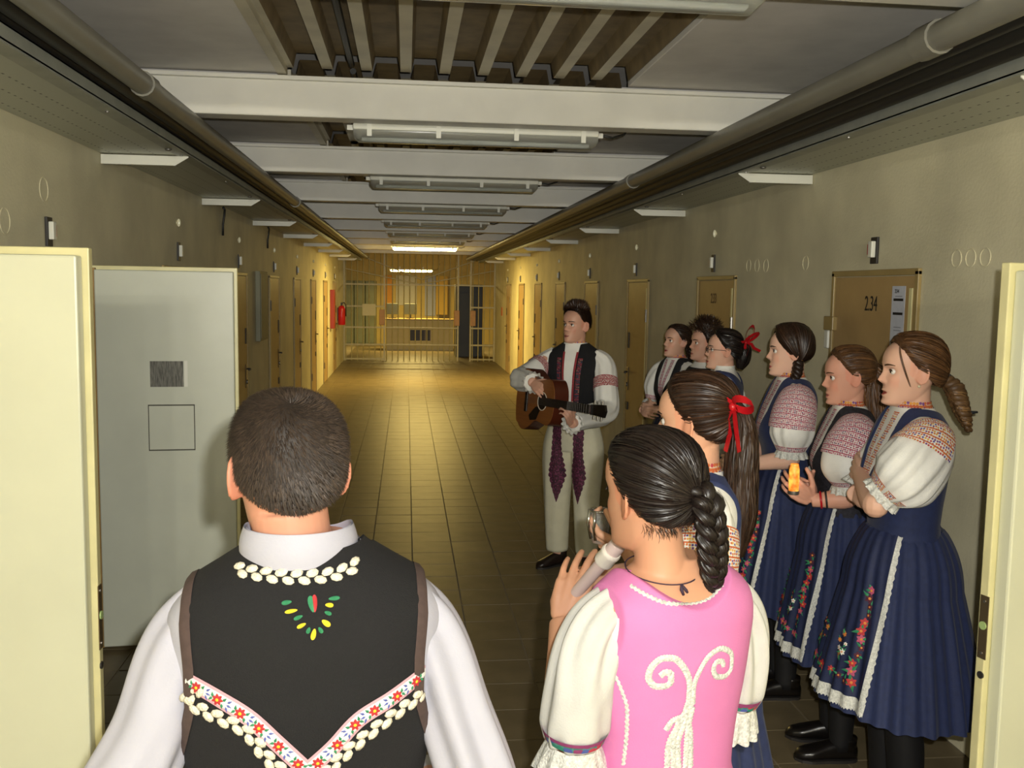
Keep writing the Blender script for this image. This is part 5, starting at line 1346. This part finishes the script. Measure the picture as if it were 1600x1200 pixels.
scallop(Mn.hits(bv, [(662, 1082), (620, 1112), (570, 1150), (530, 1185), (505, 1212)], 50), 'braid_scallop')
lb = BVHTree.FromPolygons([v.co.copy() for v in vs.data.vertices], [tuple(p.vertices) for p in vs.data.polygons])
PN = Mn.hits(bv, [(368, 889), (400, 896), (465, 902), (530, 895), (562, 880)], 50)
scallop(PN, 'collar_scallop', .0110, (.0098, .0064, .003))
# embroidered leaves between the shoulders
def pix_leaf(x0, y0, x1, y1, w, m_):
    em = MB()
    p0, n0 = Mn.hit(bv, x0, y0); p1, n1 = Mn.hit(bv, x1, y1); d_ = p1-p0; d_ = (d_-n0*d_.dot(n0)); l = d_.length; d_ = d_.normalized(); s_ = d_.cross(n0)
    k = 9; V = [p0+n0*.004+d_*l*.5]
    for i in range(k*2):
        a = 2*math.pi*i/(k*2); V.append(p0+d_*l*(.5-.5*math.cos(a))+s_*w*math.sin(a)*(1-.35*(.5-.5*math.cos(a)))+n0*.0015)
    em.add(V, [(0, 1+i, 1+(i+1) % (2*k)) for i in range(2*k)]); Mn.part('embroidered_leaf', em, [M_er, M_eg, M_ey][m_], vs, smooth=False, fixn=True)
for q in ((484, 931, 490, 957, .0055, 1), (491, 929, 492, 957, .0045, 0), (440, 943, 456, 940, .0038, 1), (445, 957, 465, 953, .0034, 2), (459, 968, 473, 962, .0034, 1), (464, 981, 478, 974, .0034, 2), (480, 990, 484, 980, .0034, 1), (488, 1000, 492, 982, .0042, 2), (504, 989, 498, 980, .0034, 1), (516, 978, 503, 969, .0046, 2), (518, 960, 507, 956, .0034, 1), (521, 946, 508, 945, .0038, 2), (531, 934, 513, 936, .0036, 1)):
    pix_leaf(*q)
for sx in (1, -1):
    mb = MB(); Limb([(sx*.085, 0, .93), (sx*.09, 0, .5), (sx*.09, .01, .09)], [.105, .078, .062], 20).mesh(mb, 20, folds=.003); Mn.part('trouser_leg', mb, mat('black_trousers', '1a1a1c', .85)); shoe(Mn, sx*.09)
def crop_hair(Pn, n, length, top=0, m=None, seed=1, style='m', w=.0007, cap=.004, flow=None):
    hm = MB(); hair_cap(hm, style, cap, (lambda a, e: top*sstep(30, 75, e)*.6) if top else None, seed=seed, bumps=.0006)
    co = Pn.part('hair', Pn.hmb(hm), m)
    hm = MB(); rg = np.random.RandomState(seed); V = []; F = []
    az = rg.uniform(-180, 180, n); lo = hairline(style, az)-3; u = rg.rand(n); el = np.degrees(np.arcsin(np.sin(np.radians(lo))+(1-np.sin(np.radians(lo)))*u))
    d = azel(az, el); ed = np.clip((el-lo)/14, .25, 1); P0 = skull(d, 1.0, cap*ed*.8+(top*.6*sstep(30, 75, el) if top else 0))
    wh = azel(np.array(170.), np.array(48.))            # whorl
    tang = d-wh[None]; tang -= (tang*d).sum(1, keepdims=True)*d; tang /= np.linalg.norm(tang, axis=1, keepdims=True)+1e-6
    sw = np.cross(d, tang); dirv = tang*.9+sw*.35+d*.55+rg.normal(0, .16, (n, 3))
    if flow is not None: dirv = flow(d, el, dirv, rg)
    dirv /= np.linalg.norm(dirv, axis=1, keepdims=True)
    ln = (length*rg.uniform(.6, 1.2, n)*ed+(top*sstep(35, 70, el) if top else 0))[:, None]
    s_ = np.cross(dirv, d); s_ /= np.linalg.norm(s_, axis=1, keepdims=True)+1e-6
    A_ = P0-s_*w; B_ = P0+s_*w; T_ = P0+dirv*ln-np.array([0, 0, .12])*ln
    hm.v = [tuple(Pn.H @ Vector(p)) for trip in zip(A_, B_, T_) for p in trip]; hm.f = [(3*i, 3*i+1, 3*i+2) for i in range(n)]; hm.mi = [int(q) for q in rg.randint(0, 3, n)]
    Pn.part('cropped_strands', hm, m, co, smooth=False, kind='stuff')
crop_hair(Mn, 26000, .011, 0, M_hcrop, 3)

# ================================================================== guitarist
Gt = Person('young man in folk vest and cream trousers playing the guitar', (1.125, 6.28), -30, 1.012, male=True, head=(-22, -2, 0), skin='cc9c84', lips='8c4a46', vox=.0045, torso=[(q[0], q[1]*.93, q[2], q[3]) for q in TM])
gb = px_y(846, 626, 5.98); gd = Vector((.36, -.93, .03)).normalized(); gn = Vector((-.92, -.36, .10)); gn = (gn-gd*gn.dot(gd)).normalized()
GM = frame_mat(gb, gd, gn)
rh = Gt.Mi @ (GM @ Vector((.09, .06, .075))); lh = Gt.Mi @ (GM @ Vector((.44, -.06, -.02)))
rw = Gt.Mi @ px_y(833, 598, 5.97); lw = Gt.Mi @ px_y(893, 662, 5.66)
Gt.arm([(-.19, .0, 1.41), tuple(Gt.Mi @ px_y(818, 590, 6.25)), tuple(rw)], (.05, .042, .030), False, (Gt.Mi @ px_y(849, 612, 5.86))-rw, Gt.Mi.to_3x3() @ (gn*.8+Vector((0, 0, .5))), dict(curl=.45))
Gt.arm([(.19, .0, 1.41), tuple(Gt.Mi @ px_y(944, 640, 6.02)), tuple(lw)], (.05, .042, .030), True, (Gt.Mi @ px_y(886, 628, 5.56))-lw, Gt.Mi.to_3x3() @ Vector((.55, -.5, -.3)), dict(curl=.75, thumb=.3))
Gt.legs(.10); Gt.body(M_hdark)
T = Gt.T
sh = Gt.part('shirt', MB().grid(T.shell(.93, 1.515, .005, 100, 50), closed_u=True), M_cotton)
V, U = np.meshgrid(np.linspace(0, 1, 6), np.linspace(0, 2*np.pi, 49), indexing='ij'); r = .070-.003*V
patch(np.stack([r*np.sin(U), .010-r*np.cos(U), 1.480+.045*V], -1), 'collar_band', M_embC, sh)
def offg(x, y, z):
    ax = np.abs(x); xa = np.interp(z, [.9, 1.18, 1.24, 1.30, 1.36, 1.45], [.5, .5, .188, .172, .168, .165]); vf = np.interp(z, [.9, 1.0, 1.2, 1.50], [.010, .012, .022, .046]); vb = np.interp(z, [1.488, 1.498, 1.53], [-.3, .0, .12])
    sd = np.minimum(xa-ax, ax-np.where(y > 0, vb, vf)); return np.clip(sd*1.1, -.011, .013)
vs = Gt.part('vest', MB().grid(T.shell(.99, 1.505, offg, 180, 110), closed_u=True), M_blackv)
def front_strip(z0, z1, x0, x1, w, m_, name, off=.016, par=None):
    for sg in (-1, 1):
        z = np.linspace(z0, z1, 24)[:, None]; X = np.linspace(x0, x1, 24)[:, None]*sg+np.linspace(-1, 1, 5)[None]*w; Z = z+0*X
        q = crom(T.t[:, 0], T.t[:, 1:], Z); n = 2.35; Y = -q[..., 1]*np.clip(1-np.abs(X/q[..., 0])**n, 0, 1)**(1/n)
        patch(np.stack([X, Y-off, Z], -1), name, m_, par)
front_strip(1.46, 1.0, .046, .020, .007, mat('red_braid', '8c2a30', .7, .2, 120), 'red_edging', .016, vs)
front_strip(1.42, 1.05, .074, .050, .014, embroid_mat('vest_flowers', ['8c2a3a', '6a3050', '9a6a5a', '3a3a52'], 9, '2a2028', .55), 'vest_embroidery', .0165, vs)
for sx, el_, wr_ in ((-1, Gt.Mi @ px_y(816, 592, 6.25), rw), (1, Gt.Mi @ px_y(946, 640, 6.02), lw)):
    s0 = Vector((sx*.13, 0, 1.435)); s1 = Vector((sx*.19, .0, 1.39)); mid = s1.lerp(el_, .5)+Vector((sx*.012, 0, -.01))
    L, so = sleeve(Gt, [tuple(s0), tuple(s1), tuple(mid), tuple(el_), tuple(el_.lerp(wr_, .55)), tuple(el_.lerp(wr_, .93))], [.055, .070, .075, .080, .072, .055], M_cotton, .006, 20+sx, fk=7, n=60, ruffle=(.03, .012))
    V, U = np.meshgrid(np.linspace(.24, .32, 8), np.linspace(0, 2*np.pi, 49), indexing='ij'); patch(L.P(V, U, .007), 'sleeve_band', embroid_mat('red_band_%d' % (sx+1), ['9c2f38', 'a84a50', '7e2630'], 11, 'd2c4bc', .7), so)
# trousers with wine embroidery
def trouser(sx, dy):
    L = Limb([(sx*.080, 0, .99), (sx*.098, 0, .80), (sx*.104, -.01, .50), (sx*.105, .0, .25), (sx*.105, .012, .11)], [.088, .112, .092, .080, .074], 50); mb = MB(); L.mesh(mb, 40, folds=.0035, fk=5, seed=30+sx); o = Gt.part('trouser_leg', mb, M_felt)
    return L, o
hipm = MB(); hipm.grid(T.shell(.80, 1.03, .010, 80, 20), closed_u=True, cap=True); seat = Gt.part('trouser_seat', hipm, M_felt)
for sx in (-1, 1):
    L, o = trouser(sx, 0); bvt = Gt.bvh(o)
    em = MB()
    for a, b, w in ((.96, .80, .022), (.80, .66, .045), (.66, .50, .032)):
        pass
    zs = np.linspace(.99, .46, 44); ws = np.interp(zs, [.46, .50, .56, .64, .70, .78, .86, .99], [.002, .014, .034, .056, .050, .036, .034, .034])
    Rw = []
    ns = len(o.data.vertices); lbt = BVHTree.FromPolygons([v.co.copy() for v in o.data.vertices]+[v.co.copy() for v in seat.data.vertices], [tuple(p.vertices) for p in o.data.polygons]+[tuple(i+ns for i in p.vertices) for p in seat.data.polygons])
    for z, w in zip(zs, ws):
        row = []
        for t_ in np.linspace(-1, 1, 13):
            x = sx*.075+t_*w*(1+.10*math.sin(z*170))
            h, n_, i_, d_ = lbt.ray_cast(Vector((x, -.6, z)), Vector((0, 1, 0))); row.append(tuple((h+Vector((0, -.007, 0))) if h else Vector((x, -.10, z))))
        Rw.append(row)
    patch(Rw, 'thigh_embroidery', M_embW, o)
    shoe(Gt, sx*.105, -.5 if sx < 0 else .35, M_bootbr, .15)
def quiff(d, el, dv, rg):
    k = sstep(40, 60, el)[:, None]; q = np.array([-.25, .55, .75])+d*.4+rg.normal(0, .3, d.shape); return dv*(1-k)+q*k
crop_hair(Gt, 9000, .012, .034, M_hdark, 6, style='g', w=.0016, cap=.006, flow=quiff)
# guitar
t = link('guitar', None, None, label='acoustic guitar with dark pickguard held by the young man', cat='guitar'); t.matrix_world = GM
M_top = mat('guitar_top', '86532a', .3, .12, 5, stretch=(1, 14, 1)); M_side = mat('guitar_side', '4a1f12', .3, .15, 6); M_ebony = mat('guitar_ebony', '1a1310', .35)
def outline(n=64, k=1.0):
    xs = [-.25, -.245, -.20, -.12, -.04, .03, .10, .17, .225, .245, .25]; ws = [0, .07, .165, .198, .165, .128, .136, .145, .105, .05, 0]
    x = np.concatenate([-.25+.5*(.5-.5*np.cos(np.linspace(0, math.pi, n//2)))]); w = crom(xs, np.array(ws, float), x)*k
    return [(a, b) for a, b in zip(x, w)]+[(a, -b) for a, b in zip(x[::-1][1:-1], w[::-1][1:-1])]
ol = outline()
MB().prism(ol, 'z', -.052, .046).build('body', M_side, t, smooth=35)
tp = MB().prism([(a*.985, b*.985) for a, b in ol], 'z', .046, .050).build('soundboard', M_top, t)
MB().cyl((.10, 0, .0495), (.10, 0, .0510), .050, 28).build('sound_hole', M_ebony, tp, smooth=35)
MB().tube([(.10+.056*math.cos(a), .056*math.sin(a), .0505) for a in np.linspace(0, 2*math.pi, 32, endpoint=False)], .003, 6, closed=True).build('rosette', M_trim, tp)
pgp = [(.10-.02, -.055), (.04, -.12), (-.04, -.13), (-.06, -.10), (.02, -.04), (.05, -.035)]; MB().prism(pgp, 'z', .0500, .0515).build('pickguard', M_ebony, tp)
MB().box(-.115, -.085, -.08, .08, .050, .060, bev=.003).build('bridge', M_ebony, tp)
nk = MB().box(.20, .66, -.024, .024, .030, .052, bev=.008).build('neck', M_side, t); MB().box(.12, .66, -.026, .026, .052, .058).build('fretboard', M_ebony, nk)
for k in range(14): x = .66-.36*(1-2**(-k/8)); MB().box(x-.001, x+.001, -.026, .026, .058, .0592).build('fret', M_steel, nk)
hd = MB().prism([(.66, -.028), (.80, -.036), (.815, 0), (.80, .036), (.66, .028)], 'z', .032, .048).build('headstock', M_ebony, t)
for k in range(3):
    for sy in (-1, 1): MB().cyl((.69+.04*k, sy*.034, .04), (.69+.04*k, sy*.055, .04), .007, 8).build('tuning_peg', M_steel, hd, smooth=35)
for k in range(6): y = -.02+.008*k; MB().cyl((-.1, y, .062), (.67, y, .0605), .0007, 4).build('string', M_steel, t)
